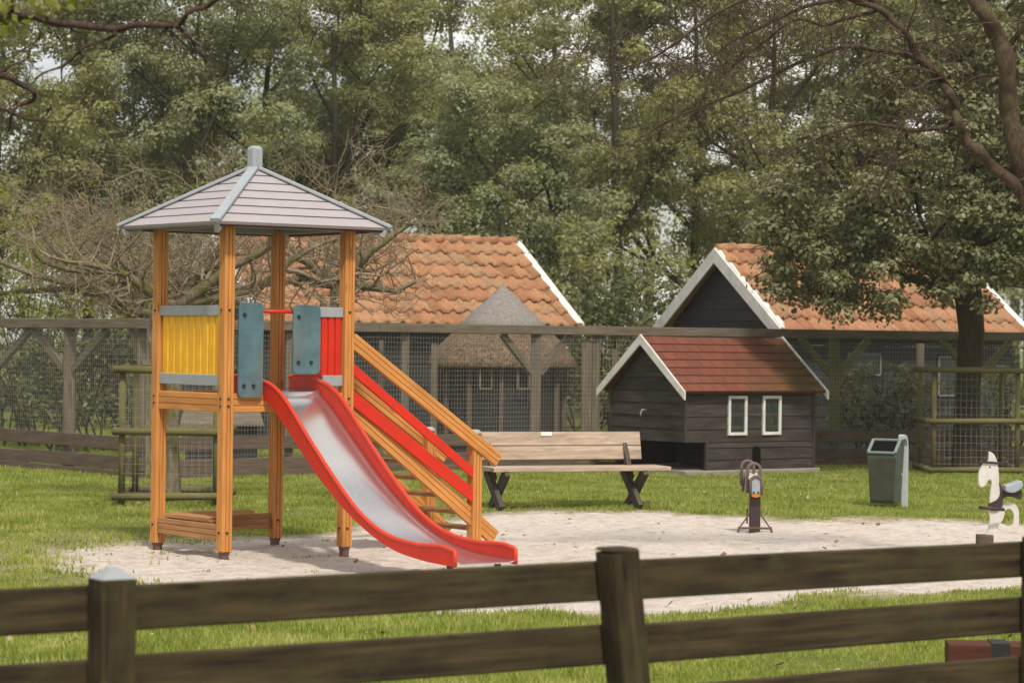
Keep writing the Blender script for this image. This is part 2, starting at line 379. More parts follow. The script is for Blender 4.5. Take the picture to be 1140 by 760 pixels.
k = ((pv < .42) & ~bare_) | tufts; Xg, Yg, pv = Xg[k], Yg[k], pv[k]
hgt = (.020 + .026 * nr.random(len(Xg))) * (1 + .5 * np.sin(Xg * 1.1 + Yg * .9) * np.sin(Yg * 1.7)) * np.clip(1.25 - pv * 1.4, .35, 1)
hgt *= np.where(nr.random(len(Xg)) < .012, 1.8, 1)
wd = .0045 + .0002 * Yg; th = nr.random(len(Xg)) * 6.283; lx, ly = nr.normal(0, .4, len(Xg)) * hgt, nr.normal(0, .4, len(Xg)) * hgt
z0 = -.02
P0 = np.stack([Xg - np.cos(th) * wd, Yg - np.sin(th) * wd, np.full(len(Xg), z0)], 1)
P1 = np.stack([Xg + np.cos(th) * wd, Yg + np.sin(th) * wd, np.full(len(Xg), z0)], 1)
P2 = np.stack([Xg + lx, Yg + ly, z0 + .012 + hgt], 1)
V = np.stack([P0, P1, P2], 1).reshape(-1, 3)
tag(npmesh('grass', V, np.arange(len(V)).reshape(-1, 3), M['grass']), 'short green lawn grass thinning out around the sandy play area', 'grass', kind='stuff')
# litter on the sand and lawn
n = 420; Yl = 13 + 17 * nr.random(n); Xl = (nr.random(n) - .5) * .44 * Yl
ct = np.stack([Xl, Yl, np.full(n, .004)], 1); a_ = nr.random(n) * 6.28; s_ = .012 + .028 * nr.random(n) ** 2
A = np.stack([np.cos(a_), np.sin(a_), nr.normal(0, .35, n)], 1) * s_[:, None]; B = np.stack([-np.sin(a_), np.cos(a_), nr.normal(.2, .4, n)], 1) * (s_ * .6)[:, None]
V = np.stack([ct - A, ct - B, ct + A, ct + B], 1).reshape(-1, 3) + np.array([0, 0, .012])
tag(npmesh('fallen_leaves', V, np.arange(len(V)).reshape(-1, 4), M['litter']), 'dry brown leaves and chips scattered over the sand and lawn', 'leaves', kind='stuff')

# ------------------------------------------------------------------ play tower
A0, B0, D0 = Vector((-2.35, 19.96, 0)), Vector((-3.02, 20.80, 0)), Vector((-1.405, 20.60, 0)); C0 = B0 + D0 - A0
cen = (A0 + C0) / 2
tower = empty('play_tower', (cen.x, cen.y, 0), 'orange wooden play tower with grey roof, red slide and stairs', 'play tower')
ad = (D0 - A0).normalized(); ab = (B0 - A0).normalized(); Z = Vector((0, 0, 1))
n_ad = Vector((ad.y, -ad.x, 0)); n_ab = Vector((-abs(ab.y), -abs(ab.x), 0)).normalized()
def groove(w, g1=.010, dp=.009):
    """square post profile with two grooves per face"""
    h = w / 2; c = .006; k = w / 6
    side = [(-h + c, -h), (-k - g1 / 2, -h), (-k - g1 / 2 + .002, -h + dp), (-k + g1 / 2 - .002, -h + dp), (-k + g1 / 2, -h), (k - g1 / 2, -h), (k - g1 / 2 + .002, -h + dp), (k + g1 / 2 - .002, -h + dp), (k + g1 / 2, -h), (h - c, -h)]
    out = []
    for q in range(4):
        ca, sa = [(1, 0), (0, 1), (-1, 0), (0, -1)][q]
        out += [(x * ca - y * sa, x * sa + y * ca) for x, y in side]
    return out
def flatgroove(w, h):
    """board profile (sideways w, upright h) with two grooves on each broad side"""
    a, b = w / 2, h / 2; k = h / 6; g1, dp, c = .008, .006, .005
    s_ = [(a, -b + c), (a, -k - g1), (a - dp, -k - g1 + .003), (a - dp, -k + g1 - .003), (a, -k + g1), (a, k - g1), (a - dp, k - g1 + .003), (a - dp, k + g1 - .003), (a, k + g1), (a, b - c)]
    return [(-a + c, -b), (a - c, -b)] + s_ + [(a - c, b), (-a + c, b)] + [(-x, -y) for x, y in s_]
POST = .098
corners = [A0, B0, C0, D0]
for p in corners:
    m = MB(); m.prism(groove(POST), p + Z * .045, p + Z * 2.80, up=ab)
    o = m.build('post', M['larch'], tower)
    for bz in (1.24, 1.30, 2.03, .2):
        for dv in (n_ad, n_ab):
            mm = MB(); c0 = p + dv * (POST / 2 - .004) + Z * bz; mm.tube([c0, c0 + dv * .014], [.011, .009], 8); mm.build('bolt', M['black'], o)
    m = MB(); m.box(p + Z * .032, .07, .07, .03, math.atan2(ad.y, ad.x)); m.box(p + Z * (-.03), .06, .06, .1, math.atan2(ad.y, ad.x)); m.build('post_shoe', M['rust'], o)
# roof
EZ, AZ = 2.735, 3.24
K = 1.43
rc = [cen + (p - cen) * K + Z * EZ for p in corners]; apex = Vector((cen.x, cen.y, AZ))
for i in range(4):
    p, q = rc[i], rc[(i + 1) % 4]; nrm = (q - p).cross(apex - p).normalized()
    if nrm.z < 0: nrm = -nrm
    m = MB(); m.extrude([p - nrm * .012, q - nrm * .012, apex - nrm * .012], -nrm * .02)
    pan = m.build('roof_panel', M['roofgap'], tower)
    m = MB(); NS = 7
    for s_ in range(NS):
        f0, f1 = s_ / NS + (.011 if s_ else 0), (s_ + 1) / NS - .011
        m.extrude([p.lerp(apex, f0), q.lerp(apex, f0), q.lerp(apex, f1), p.lerp(apex, f1)], nrm * .016)
        m.extrude([p.lerp(apex, f0) - nrm * .0, q.lerp(apex, f0) - nrm * .0, q.lerp(apex, f0) - nrm * (.03 if s_ == 0 else .012), p.lerp(apex, f0) - nrm * (.03 if s_ == 0 else .012)], (apex - (p + q) / 2).normalized() * .012)
    m.build('roof_slats', M['roofslat'], pan)
for p in rc:
    out = (p - apex); dr = out.normalized(); e = apex + dr * (out.length + .03)
    m = MB(); m.beam(apex + dr * .05 + Z * .03, e + Z * .03, .085, .03, Z, .006); m.build('ridge_cap', M['roofcap'], tower)
    m = MB(); s0 = p.lerp(apex, .02); m.beam(p.lerp(apex, .6) - Z * .07, s0 - Z * .055, .045, .075, Z, .01); m.build('rafter', M['zinc'], tower)
    del s0
m = MB(); h = .052
m.prism([(-h + .012, -h), (h - .012, -h), (h, -h + .012), (h, h - .012), (h - .012, h), (-h + .012, h), (-h, h - .012), (-h, -h + .012)], apex - Z * .06, apex + Z * .17, up=ab)
m.prism([(-h, -h), (h, -h), (h, h), (-h, h)], apex + Z * .17, apex + Z * .20, up=ab, prof1=[(-.03, -.03), (.03, -.03), (.03, .03), (-.03, .03)])
fin = m.build('finial', M['roofcap'], tower, bevel=.006)
m = MB(); m.box(apex + Z * .09 + n_ad * .053 + ad * 0, .016, .006, .14, math.atan2(ad.y, ad.x), .001); m.build('bracket', M['zinc'], fin)
for i in range(4):      # top frame under the roof
    p, q = corners[i], corners[(i + 1) % 4]; t = (q - p).normalized() * .05
    m = MB(); m.beam(p + t + Z * 2.75, q - t + Z * 2.75, .04, .07); m.build('wall_plate', M['zinc'], tower)
def side(p, q, sec, z0, z1, off=0, mat='larch', name='beam', t0=.05, t1=.05, prof=None):
    t = (q - p).normalized(); nn = Vector((t.y, -t.x, 0)); 
    if nn.dot(p - cen) < 0: nn = -nn
    m = MB(); a, b = p + t * t0 + nn * off + Z * (z0 + z1) / 2, q - t * t1 + nn * off + Z * (z0 + z1) / 2
    if prof: m.prism(prof, a, b)
    else: m.beam(a, b, sec, z1 - z0)
    return m.build(name, M[mat], tower)
# deck
for i in range(4): side(corners[i], corners[(i + 1) % 4], .04, 1.19, 1.345, .012, name='deck_beam', prof=flatgroove(.045, .155))
m = MB(); dl = (B0 - A0).length
for j in range(9):
    a = A0 + ab * (.06 + (dl - .12) * (j + .5) / 9)
    m.beam(a + ad * .03 + Z * 1.318, a + ad * ((D0 - A0).length - .03) + Z * 1.318, .112, .028)
m.build('deck', M['larch_grey'], tower)
# yellow side panel (A-B) and its rails
def ribbed(p, q, z0, z1, mat, nr_, t0=.055, t1=.055, off=0.0):
    t = (q - p).normalized(); nn = Vector((t.y, -t.x, 0))
    if nn.dot(p - cen) < 0: nn = -nn
    a, b = p + t * t0, q - t * t1; ln = (b - a).length; pts = []
    for k in range(nr_):
        for f, o_ in ((.02, 0), (.12, .014), (.80, .014), (.92, 0)): pts.append((((k + f) / nr_) * ln, o_ + off))
    poly = [a + t * x + nn * y for x, y in pts] + [a + t * ln + nn * off, a + t * ln + nn * (off - .012), a + nn * (off - .012)]
    m = MB(); m.extrude([v + Z * z0 for v in poly], Z * (z1 - z0)); return m.build('side_panel', M[mat], tower)
ribbed(A0, B0, 1.49, 1.99, 'yellow', 9)
side(A0, B0, .05, 1.985, 2.07, 0.005, 'zinc', 'guard_rail'); side(A0, B0, .05, 1.405, 1.495, 0.005, 'zinc', 'guard_rail')
side(B0, C0, .04, 1.405, 1.46, 0, 'zinc', 'guard_rail', .05, .62)
# front (A-D): blue boards, red bar, short red panel
LAD = (D0 - A0).length
def board(t0, t1, z0, z1, off, mat='teal'):
    w_, h_ = (t1 - t0), (z1 - z0); r0 = .045; poly = []
    for (cx, cz, a0) in ((t1 - r0, z1 - r0, 0), (t0 + r0, z1 - r0, 90), (t0 + r0, z0 + r0, 180), (t1 - r0, z0 + r0, 270)):
        for k in range(5):
            an = R(a0 + k * 22.5); poly.append(A0 + ad * (cx + r0 * math.cos(an)) + Z * (cz + r0 * math.sin(an)) + n_ad * off)
    m = MB(); m.extrude(poly, n_ad * .02); o = m.build('entry_board', M[mat], tower, bevel=.003)
    for (bx, bz) in ((t0 + .05, z0 + .1), (t1 - .09, z0 + .1), (t0 + .05, z1 - .1)):
        c = A0 + ad * bx + Z * bz + n_ad * (off + .018); mm = MB(); mm.tube([c, c + n_ad * .018], [.017, .013], 8); mm.build('bolt', M['black'], o)
    return o
board(.075, .305, 1.31, 2.095, .055); board(.585, .845, 1.505, 2.085, .055)
m = MB(); m.tube([A0 + ad * .25 + Z * 2.025 + n_ad * .03, A0 + ad * .70 + Z * 2.025 + n_ad * .03], .016, 10); m.build('grab_bar', M['red'], tower)
ribbed(A0, D0, 1.49, 1.99, 'red', 3, .885, .055)
side(A0, D0, .05, 1.985, 2.07, 0, 'zinc', 'guard_rail', .70); side(A0, D0, .05, 1.405, 1.495, 0, 'zinc', 'guard_rail', .90)
# beaded play column beside the far post
m = MB(); c = C0 + ad * .18 + n_ad * .05
m.tube([c + Z * 1.35, c + Z * 2.02], .012, 8)
col = m.build('bead_column', M['zinc'], tower)
for k in range(5):
    m = MB(); z = 1.42 + k * .12; pr = [(-.05, .012), (-.03, .04), (0, .05), (.03, .04), (.05, .012)]
    m.tube([c + Z * (z + a) for a, b in pr], [b for a, b in pr], 10); m.build('bead', M['red'] if k != 2 else M['white'], col)
# sitting benches under the deck
side(A0, B0, .04, .127, .262, .012, 'larch_grey', 'bench_beam', prof=flatgroove(.045, .135)); side(B0, C0, .04, .127, .262, .012, 'larch_grey', 'bench_beam', prof=flatgroove(.045, .135))
m = MB(); m.beam(A0 + ab * .22 + n_ab * -.07 + Z * .29, A0 + ab * .92 + n_ab * -.05 + Z * .29, .16, .034); m.build('seat', M['larch_grey'], tower)
m = MB(); nb_ = -n_ad; m.beam(B0 + ad * .08 + n_ad * .08 + Z * .285, B0 + ad * .85 + n_ad * .08 + Z * .285, .15, .034); m.build('seat', M['larch_grey'], tower)
# slide
def curve(pts, k=8):
    out = []; P = [pts[0]] + list(pts) + [pts[-1]]
    for i in range(1, len(P) - 2):
        for j in range(k):
            t = j / k; a, b, c, d = P[i - 1], P[i], P[i + 1], P[i + 2]
            out.append(tuple(.5 * ((2 * b[q]) + (-a[q] + c[q]) * t + (2 * a[q] - 5 * b[q] + 4 * c[q] - d[q]) * t * t + (-a[q] + 3 * b[q] - 3 * c[q] + d[q]) * t ** 3) for q in range(len(b))))
    out.append(tuple(pts[-1])); return out
SL0 = A0 + ad * .34                     # left wall line
def wallpt(x, y):
    """(q, z) of the point of the left slide wall's plane seen at pixel x, y"""
    lo, hi = -1.0, 4.0
    for _ in range(50):
        q = (lo + hi) / 2; P = SL0 + n_ad * q
        dy = y - 380; X = (x - 570 + dy * ROLL) * P.y / F
        if P.x < X: lo = q
        else: hi = q
    P = SL0 + n_ad * q
    return q, H - ((y - 380) - (x - 570) * ROLL) * P.y / F
top = [wallpt(*p) for p in ((292, 423), (305, 430), (320, 447), (346, 490), (375, 535), (402, 571), (430, 594), (462, 605), (492, 608), (505, 611))]
bot = [wallpt(*p) for p in ((292, 441), (303, 452), (320, 476), (350, 522), (380, 561), (410, 591), (440, 612), (470, 623), (492, 628), (507, 631))]
top = [(-.50, 1.475), (-.30, 1.50), (-.12, 1.50)] + top; bot = [(-.50, 1.325), (-.30, 1.325), (-.12, 1.325)] + bot
top[-1] = (bot[-1][0] + .0, top[-1][1] - .015)
TC, BC = curve(top, 6), curve(bot, 6)
SW = .52
slide = MB()
for k, off in ((0, 0), (1, SW)):
    m = MB(); o_ = SL0 + ad * off
    poly = [o_ + n_ad * q + Z * z for q, z in TC] + [o_ + n_ad * q + Z * z for q, z in BC[::-1]]
    # wall as strip of quads with thickness
    nT = len(TC); w0 = ad * (-.016 if k == 0 else -.0); w1 = ad * (.004 if k == 0 else .02)
    vs = []; 
    for (qt, zt), (qb, zb) in zip(TC, BC):
        P, Q_ = o_ + n_ad * qt + Z * zt, o_ + n_ad * qb + Z * zb
        vs += [P + w0, P + w1, Q_ + w1, Q_ + w0]
    fs = []; 
    for i in range(nT - 1):
        a = i * 4; b = a + 4
        for e in range(4): fs.append((a + e, a + (e + 1) % 4, b + (e + 1) % 4, b + e))
    fs += [(0, 1, 2, 3), tuple((nT - 1) * 4 + e for e in (3, 2, 1, 0))]
    m.add(vs, fs); wl = m.build('slide_wall', M['red'], tower, bevel=.004)
    m = MB(); mid = (w0 + w1) / 2
    m.tube([o_ + n_ad * q + Z * z + mid for q, z in TC] + [o_ + n_ad * (BC[-1][0] + .0) + Z * BC[-1][1] + mid], .017, 8); m.build('rim', M['red_edge'], wl)
m = MB(); vs = []; fs = []; uv = []; th = []
for i, ((qt, zt), (qb, zb)) in enumerate(zip(TC, BC)):
    f = .10
    q, z = qb + (qt - qb) * f, zb + (zt - zb) * f
    th.append((q, z))
th = [(th[i][0], sum(th[max(0, min(len(th) - 1, i + e))][1] for e in (-2, -1, 0, 1, 2)) / 5) for i in range(len(th))]
th[-1] = (th[-1][0] + .02, th[-1][1]); th = [(q, max(z, 1.352) if q < .06 else z) for q, z in th]
wd_ = SW - .004; prof = [0.004, .03, .06, .16, SW / 2, SW - .16, SW - .06, SW - .03, SW - .004]; lift = [.018, .006, .001, 0, 0, 0, .001, .006, .018]
for i, (q, z) in enumerate(th):
    for a, l in zip(prof, lift): vs.append(SL0 + ad * a + n_ad * q + Z * (z + l))
np_ = len(prof)
for i in range(len(th) - 1):
    for j in range(np_ - 1):
        a = i * np_ + j; fs.append((a, a + 1, a + np_ + 1, a + np_)); uv.append([(i * .07, j * .06), (i * .07, j * .06 + .06), (i * .07 + .07, j * .06 + .06), (i * .07 + .07, j * .06)])
m.add(vs, fs, uv, True); ch = m.build('chute', M['steel'], tower, fix=False); sm_ = ch.modifiers.new('t', 'SOLIDIFY'); sm_.thickness = .006; sm_.offset = -1
for off in (.05, SW - .05):
    m = MB(); e = SL0 + ad * off + n_ad * (BC[-1][0] - .15); m.beam(e + Z * -.05, e + Z * .145, .05, .05); m.build('slide_foot', M['black'], tower)
# stairs on the D-C side
sdir = ad; wdir = (C0 - D0).normalized()
SN, SF = D0 + wdir * .06, D0 + wdir * .74      # near and far stair lines
def stairpt(base, x, y):
    lo, hi = -1.0, 4.0
    for _ in range(50):
        q = (lo + hi) / 2; P = base + sdir * q; X = (x - 570 + (y - 380) * ROLL) * P.y / F
        if P.x < X: lo = q
        else: hi = q
    P = base + sdir * q; return P + Z * (H - ((y - 380) - (x - 570) * ROLL) * P.y / F)
def stair_board(base, p0, p1, wid, thk, mat, name, dz=0, prof=True, off=0):
    a, b = stairpt(SN, *p0), stairpt(SN, *p1); sh = base - SN + wdir * off; a, b = a + sh + Z * dz, b + sh + Z * dz
    t = (b - a).normalized(); up = sdir.cross(wdir); up = t.cross(wdir); up = up if up.z > 0 else -up
    m = MB(); m.prism(flatgroove(thk, wid) if prof else [(-thk / 2, -wid / 2), (thk / 2, -wid / 2), (thk / 2, wid / 2), (-thk / 2, wid / 2)], a, b, up)
    return m.build(name, M[mat], tower, bevel=0 if prof else .008)
for base, near in ((SN, 1), (SF, 0)):
    o_ = -.035 if near else .035
    stair_board(base, (388, 378), (551, 512), .125, .042, 'larch', 'handrail', off=o_ * 1.3)
    stair_board(base, (386, 407), (526, 528), .085, .022, 'red', 'side_rail', prof=False, off=o_)
    if near: stair_board(base, (386, 440), (526, 553), .115, .022, 'red', 'side_rail', prof=False, off=o_)
    stair_board(base, (386, 452), (550, 598), .135, .045, 'larch', 'stringer')
    q = stairpt(SN, 528, 560); f = Vector((q.x, q.y, 0)) + (base - SN)
    m = MB(); m.prism(groove(POST), f + Z * -.05, f + Z * .985, up=ab); sp = m.build('stair_post', M['larch'], tower)
    m = MB(); m.tube([f + Z * .98, f + Z * 1.0, f + Z * 1.02], [.062, .058, .03], 12); m.build('post_cap', M['roofslat'], sp)
a, b = stairpt(SN, 392, 462), stairpt(SN, 545, 596)
for k in range(7):
    t = (k + .6) / 7; c = a.lerp(b, t); m = MB(); m.beam(c + wdir * .03, c + wdir * .65, .16, .03); m.build('tread', M['bench_dark'] if k % 2 == 9 else M['larch_grey'], tower)

# ------------------------------------------------------------------ bench
bl = at(550, 527, 25.9); bl.z = .425; th_ = R(21); bx = Vector((math.cos(th_), math.sin(th_), 0)); by = Vector((-math.sin(th_), math.cos(th_), 0)); BL = 2.08
bench = empty('park_bench', (bl.x + bx.x, bl.y + bx.y, 0), 'pale wooden bench with crossed dark legs beside the play tower', 'bench')
m = MB()
for k in range(3): c = bl + by * (.075 + .155 * k); m.beam(c, c + bx * BL, .14, .045)
m.build('seat', M['bench'], bench)
m = MB()
for k in range(2):
    c = bl + by * (.50 + .035 * k) + Z * (.155 + .155 * k) + bx * .02; m.beam(c, c + bx * (BL - .17), .04, .15, up=(by * .22 + Z))
m.build('backrest', M['bench'], bench)
for s_ in (.12, BL - .34):
    for a, b in (((.0, -.02), (.46, -.43)), ((.46, -.03), (.0, -.43))):
        m = MB(); o_ = 0.03 if a[0] == 0 else -.03; p = bl + bx * (s_ + o_)
        m.beam(p + by * a[0] + Z * a[1], p + by * b[0] + Z * b[1], .06, .11, up=(0, 0, 1)); m.build('leg', M['bench_dark'], bench, bevel=.005)
    m = MB(); p = bl + bx * (s_ + .0); m.beam(p + by * .32 - Z * .12, p + by * .60 + Z * .36, .055, .07); m.build('back_strut', M['bench_dark'], bench)
m = MB(); c = bl + by * .512 + Z * .365 + bx * .80; m.box(c, .13, .006, .045, th_, .001); m.build('plaque', M['plaque'], bench)

# ------------------------------------------------------------------ small planked house
def gable_house(root, corner, th, Lr, w_, rise, z_e, mats, tile=None, barge=.12, bt=.03, verge=.0):
    """corner: ground point under the left apex; ridge runs along th; returns helper vectors"""
    ex = Vector((math.cos(th), math.sin(th), 0)); ey = Vector((-math.sin(th), math.cos(th), 0))
    ap = Vector((corner.x, corner.y, z_e + rise)); return ex, ey, ap
def clad(m, p0, p1, z0, z1, bh, nrm, tilt=.012, poly=None, th=.016):
    """overlapping horizontal boards on the wall p0-p1; poly(z) -> (t0, t1) limits along the wall"""
    z = z0; Lw = (p1 - p0).length; t = (p1 - p0).normalized()
    while z < z1 - .01:
        zt = min(z + bh, z1); a0, a1 = poly(z) if poly else (0, Lw); b0, b1 = poly(zt) if poly else (0, Lw)
        if a1 - a0 > .03:
            if b1 < b0: b0 = b1 = (a0 + a1) / 2; 
            q = [p0 + t * a0 + nrm * (th + tilt) + Z * z, p0 + t * a1 + nrm * (th + tilt) + Z * z, p0 + t * b1 + nrm * th + Z * (zt - .002), p0 + t * b0 + nrm * th + Z * (zt - .002)]
            o = rng.random() * 20; k = [v - nrm * .02 for v in q]
            uvs = [(o + a0, o), (o + a1, o), (o + b1, o + bh), (o + b0, o + bh)]
            fs = [(0, 1, 2, 3), (7, 6, 5, 4), (0, 4, 5, 1), (1, 5, 6, 2), (2, 6, 7, 3), (3, 7, 4, 0)]
            m.add(q + k, fs, [uvs] + [[(o, o), (o + Lw, o), (o + Lw, o + .02), (o, o + .02)]] * 5)
        z = zt
    return m
TH = R(35); ex = Vector((math.cos(TH), math.sin(TH), 0)); ey = Vector((-math.sin(TH), math.cos(TH), 0))
hc = at(763, 500, 33.35); hc.z = 0             # front corner of the walls
WD, LN = 1.66, 2.32; ZE, RI = 1.15, .74        # depth, length, eave and rise
house = empty('animal_house', (hc.x + ex.x * LN / 2 + ey.x * WD / 2, hc.y + ex.y * LN / 2 + ey.y * WD / 2, 0), 'small black planked animal house with red brown shingle roof and two white windows', 'animal house')
ZB = .44
def gab(z, W=WD): 
    h_ = max(0.0, (z - ZE + .06) / RI) * W / 2; return (h_, W - h_)
wl = MB(); bx0 = .36
wl.beam(hc + ex * .02 + ey * WD / 2 + Z * ((ZB + ZE) / 2), hc + ex * (LN - .02) + ey * WD / 2 + Z * ((ZB + ZE) / 2), WD - .05, ZE - ZB)
wl.beam(hc + ex * 1.15 + ey * WD / 2 + Z * (ZB / 2 + .03), hc + ex * (LN - .02) + ey * WD / 2 + Z * (ZB / 2 + .03), WD - .05, ZB - .06)
wl.beam(hc + ex * .05 + ey * (WD - .02) + Z * (ZB / 2 + .03), hc + ex * 1.2 + ey * (WD - .02) + Z * (ZB / 2 + .03), .02, ZB - .06)
wl.extrude([hc + ex * .03 + ey * .03 + Z * ZE, hc + ex * .03 + ey * (WD - .03) + Z * ZE, hc + ex * .03 + ey * WD / 2 + Z * (ZE + RI - .08)], ex * (LN - .06))
core = wl.build('wall_core', M['black_plank'], house)
m = clad(MB(), hc + ex * bx0, hc + ex * LN, .03, ZB, .165, -ey); m.build('cladding', M['black_plank'], house)
m = clad(MB(), hc, hc + ex * LN, ZB, ZE, .178, -ey); m.build('cladding', M['black_plank'], house)
m = clad(MB(), hc + ey * WD, hc, ZB - .0, ZE + RI - .06, .178, -ex, poly=gab); m.build('cladding', M['black_plank'], house)
m = clad(MB(), hc + ex * LN, hc + ex * LN + ey * WD, .03, ZE + RI - .06, .178, ex, poly=gab); m.build('cladding', M['black_plank'], house)
for p, z0 in ((hc - ex * .012 - ey * .012, ZB), (hc + ex * (LN + .012) - ey * .012, .02), (hc + ex * bx0 - ey * .02, .02), (hc - ex * .012 + ey * (WD + .01), ZB)):
    m = MB(); m.beam(p + Z * z0, p + Z * (ZB if p == hc + ex * bx0 - ey * .02 else ZE), .05, .05, ey); m.build('corner_post', M['black_plank'], house)
m = MB(); c = hc + ex * LN * .5 + ey * WD * .5; m.box(c + Z * .012, LN + .15, WD + .2, .075, TH, .01); m.build('plinth', M['concrete'], house)
# roof
rl = MB(); OV = .13; hw = WD / 2 + .14; zr = ZE + RI; ze = ZE - .01
apx = hc + ey * WD / 2 - ex * OV; LR = LN + 2 * OV
for sg in (-1, 1):
    e0 = apx + ey * sg * hw; a, b, c_, d_ = e0 + Z * ze, e0 + ex * LR + Z * ze, apx + ex * LR + Z * zr, apx + Z * zr
    nn = (b - a).cross(d_ - a).normalized(); nn = nn if nn.z > 0 else -nn; sl = (d_ - a).length
    m = MB(); vs = [a, b, c_, d_, a - nn * .03, b - nn * .03, c_ - nn * .03, d_ - nn * .03]
    u0 = [(0, 0), (LR, 0), (LR, sl), (0, sl)]
    m.add(vs, [(0, 1, 2, 3), (4, 7, 6, 5), (0, 4, 5, 1), (1, 5, 6, 2), (3, 2, 6, 7), (0, 3, 7, 4)], [u0, u0, u0, u0, u0, u0])
    # each course as a thin lapped strip
    ns = 7
    for k in range(ns):
        f0, f1 = k / ns, (k + 1) / ns; q = [a.lerp(d_, f0) + nn * .012, b.lerp(c_, f0) + nn * .012, b.lerp(c_, f1) + nn * .004, a.lerp(d_, f1) + nn * .004]
        uu = [(0, f0 * ns * .125), (LR, f0 * ns * .125), (LR, f1 * ns * .125), (0, f1 * ns * .125)]
        m.add(q + [v - nn * .006 for v in q[:2]], [(0, 1, 2, 3), (0, 4, 5, 1)], [uu, uu])
    m.build('roof', M['shingle'], house, fix=False)
    for end in (0, 1):
        o = ex * (LR + .012) if end else -ex * .012
        m = MB(); m.beam(e0 + Z * (ze - .045) + o + ey * sg * .02, apx + Z * (zr - .02) + o, .024, .13, up=nn, c=.002) if False else None
        dwn = Z * -.125
        m = MB(); m.extrude([e0 + ey * sg * .03 + Z * (ze + .005) + o, apx + Z * (zr + .035) + o, apx + Z * (zr + .035) * 1 + dwn * 1.15 + o, e0 + ey * sg * .03 + Z * (ze + .005) + dwn * .95 + o], (ex if end else -ex) * .026)
        m.build('bargeboard', M['white'], house, bevel=.003)
# windows
for t in (.90, 1.53):
    wc = hc + ex * t - ey * .034 + Z * .805
    m = MB(); W2, H2 = .15, .255
    for (a, b) in (((-W2, -H2), (W2, -H2)), ((-W2, H2), (W2, H2)), ((-W2, -H2), (-W2, H2)), ((W2, -H2), (W2, H2))):
        e = .0 if a[1] == b[1] else .0; k_ = .02 if a[1] == b[1] else -.021
        dv = Vector((b[0] - a[0], 0, b[1] - a[1])).normalized()
        m.beam(wc + ex * (a[0] - dv.x * k_) + Z * (a[1] - dv.z * k_), wc + ex * (b[0] + dv.x * k_) + Z * (b[1] + dv.z * k_), .035, .042, up=(ex if a[0] == b[0] else Z), c=.003)
    f = m.build('window', M['white'], house)
    m = MB(); m.beam(wc + ey * .012 - Z * (H2 - .015), wc + ey * .012 + Z * (H2 - .015), .26, .006, up=ey, c=0); m.build('pane', M['glass'], f)
# arched hatch and hook
hp = hc + ex * 1.26 - ey * .034; poly = [hp + ex * .075 * math.cos(R(a)) + Z * (.30 + .075 * math.sin(R(a))) for a in range(0, 181, 20)] + [hp - ex * .075 + Z * .05, hp + ex * .075 + Z * .05]
m = MB(); m.extrude(poly, ey * .02); m.build('hatch', M['void'], house)
hk = hc + ey * WD * .5 - ex * .04 + Z * .86; m = MB(); m.tube([hk, hk - ex * .07 + Z * .01, hk - ex * .10 - Z * .04, hk - ex * .09 - Z * .09], .012, 6); m.build('hook', M['galv'], house)

# ------------------------------------------------------------------ barns with pantile roofs
def pantile_roof(a, b, c_, d_, tw, tl, mat, parent, name='roof'):
    """a-b eave, d_-c_ ridge; every tile its own curved sheet"""
    nn = (b - a).cross(d_ - a).normalized(); nn = nn if nn.z > 0 else -nn
    Lx = (b - a).length; Ly = (d_ - a).length; ux = (b - a).normalized(); uy = (d_ - a).normalized()
    ncol, nrow = int(round(Lx / tw)), int(round(Ly / tl)); tw, tl = Lx / ncol, Ly / nrow
    m = MB(); m.extrude([a - nn * .05, b - nn * .05, c_ - nn * .05, d_ - nn * .05], -nn * .03); K_ = 7
    for r in range(nrow):
        for c in range(ncol):
            jx, jy, jz = rng.gauss(0, .006), rng.gauss(0, .008), rng.gauss(0, .004); tilt = rng.gauss(0, .006)
            base = a + ux * (c * tw + jx) + uy * (r * tl + jy)
            vs = []
            for e, (yy, zz) in enumerate(((-.03, .022), (-.026, .062), (tl * .5, .036), (tl + .02, .004))):
                for k in range(K_):
                    u = k / (K_ - 1); x = u * (tw + .012)
                    wv = .066 * (.5 - .5 * math.cos(2 * math.pi * min(1, max(0, (u - .1) / .62)))) + (.012 if u > .95 else 0) - .008 * (u > .7)
                    low = .0
                    vs.append(base + ux * x + uy * (yy - (.03 * (1 - u) if e < 2 else 0)) + nn * (zz + wv + jz + tilt * u))
            fs = [(e * K_ + k, e * K_ + k + 1, (e + 1) * K_ + k + 1, (e + 1) * K_ + k) for e in range(3) for k in range(K_ - 1)]
            m.add(vs, fs, None, True)
    return m.build(name, mat, parent, fix=False)
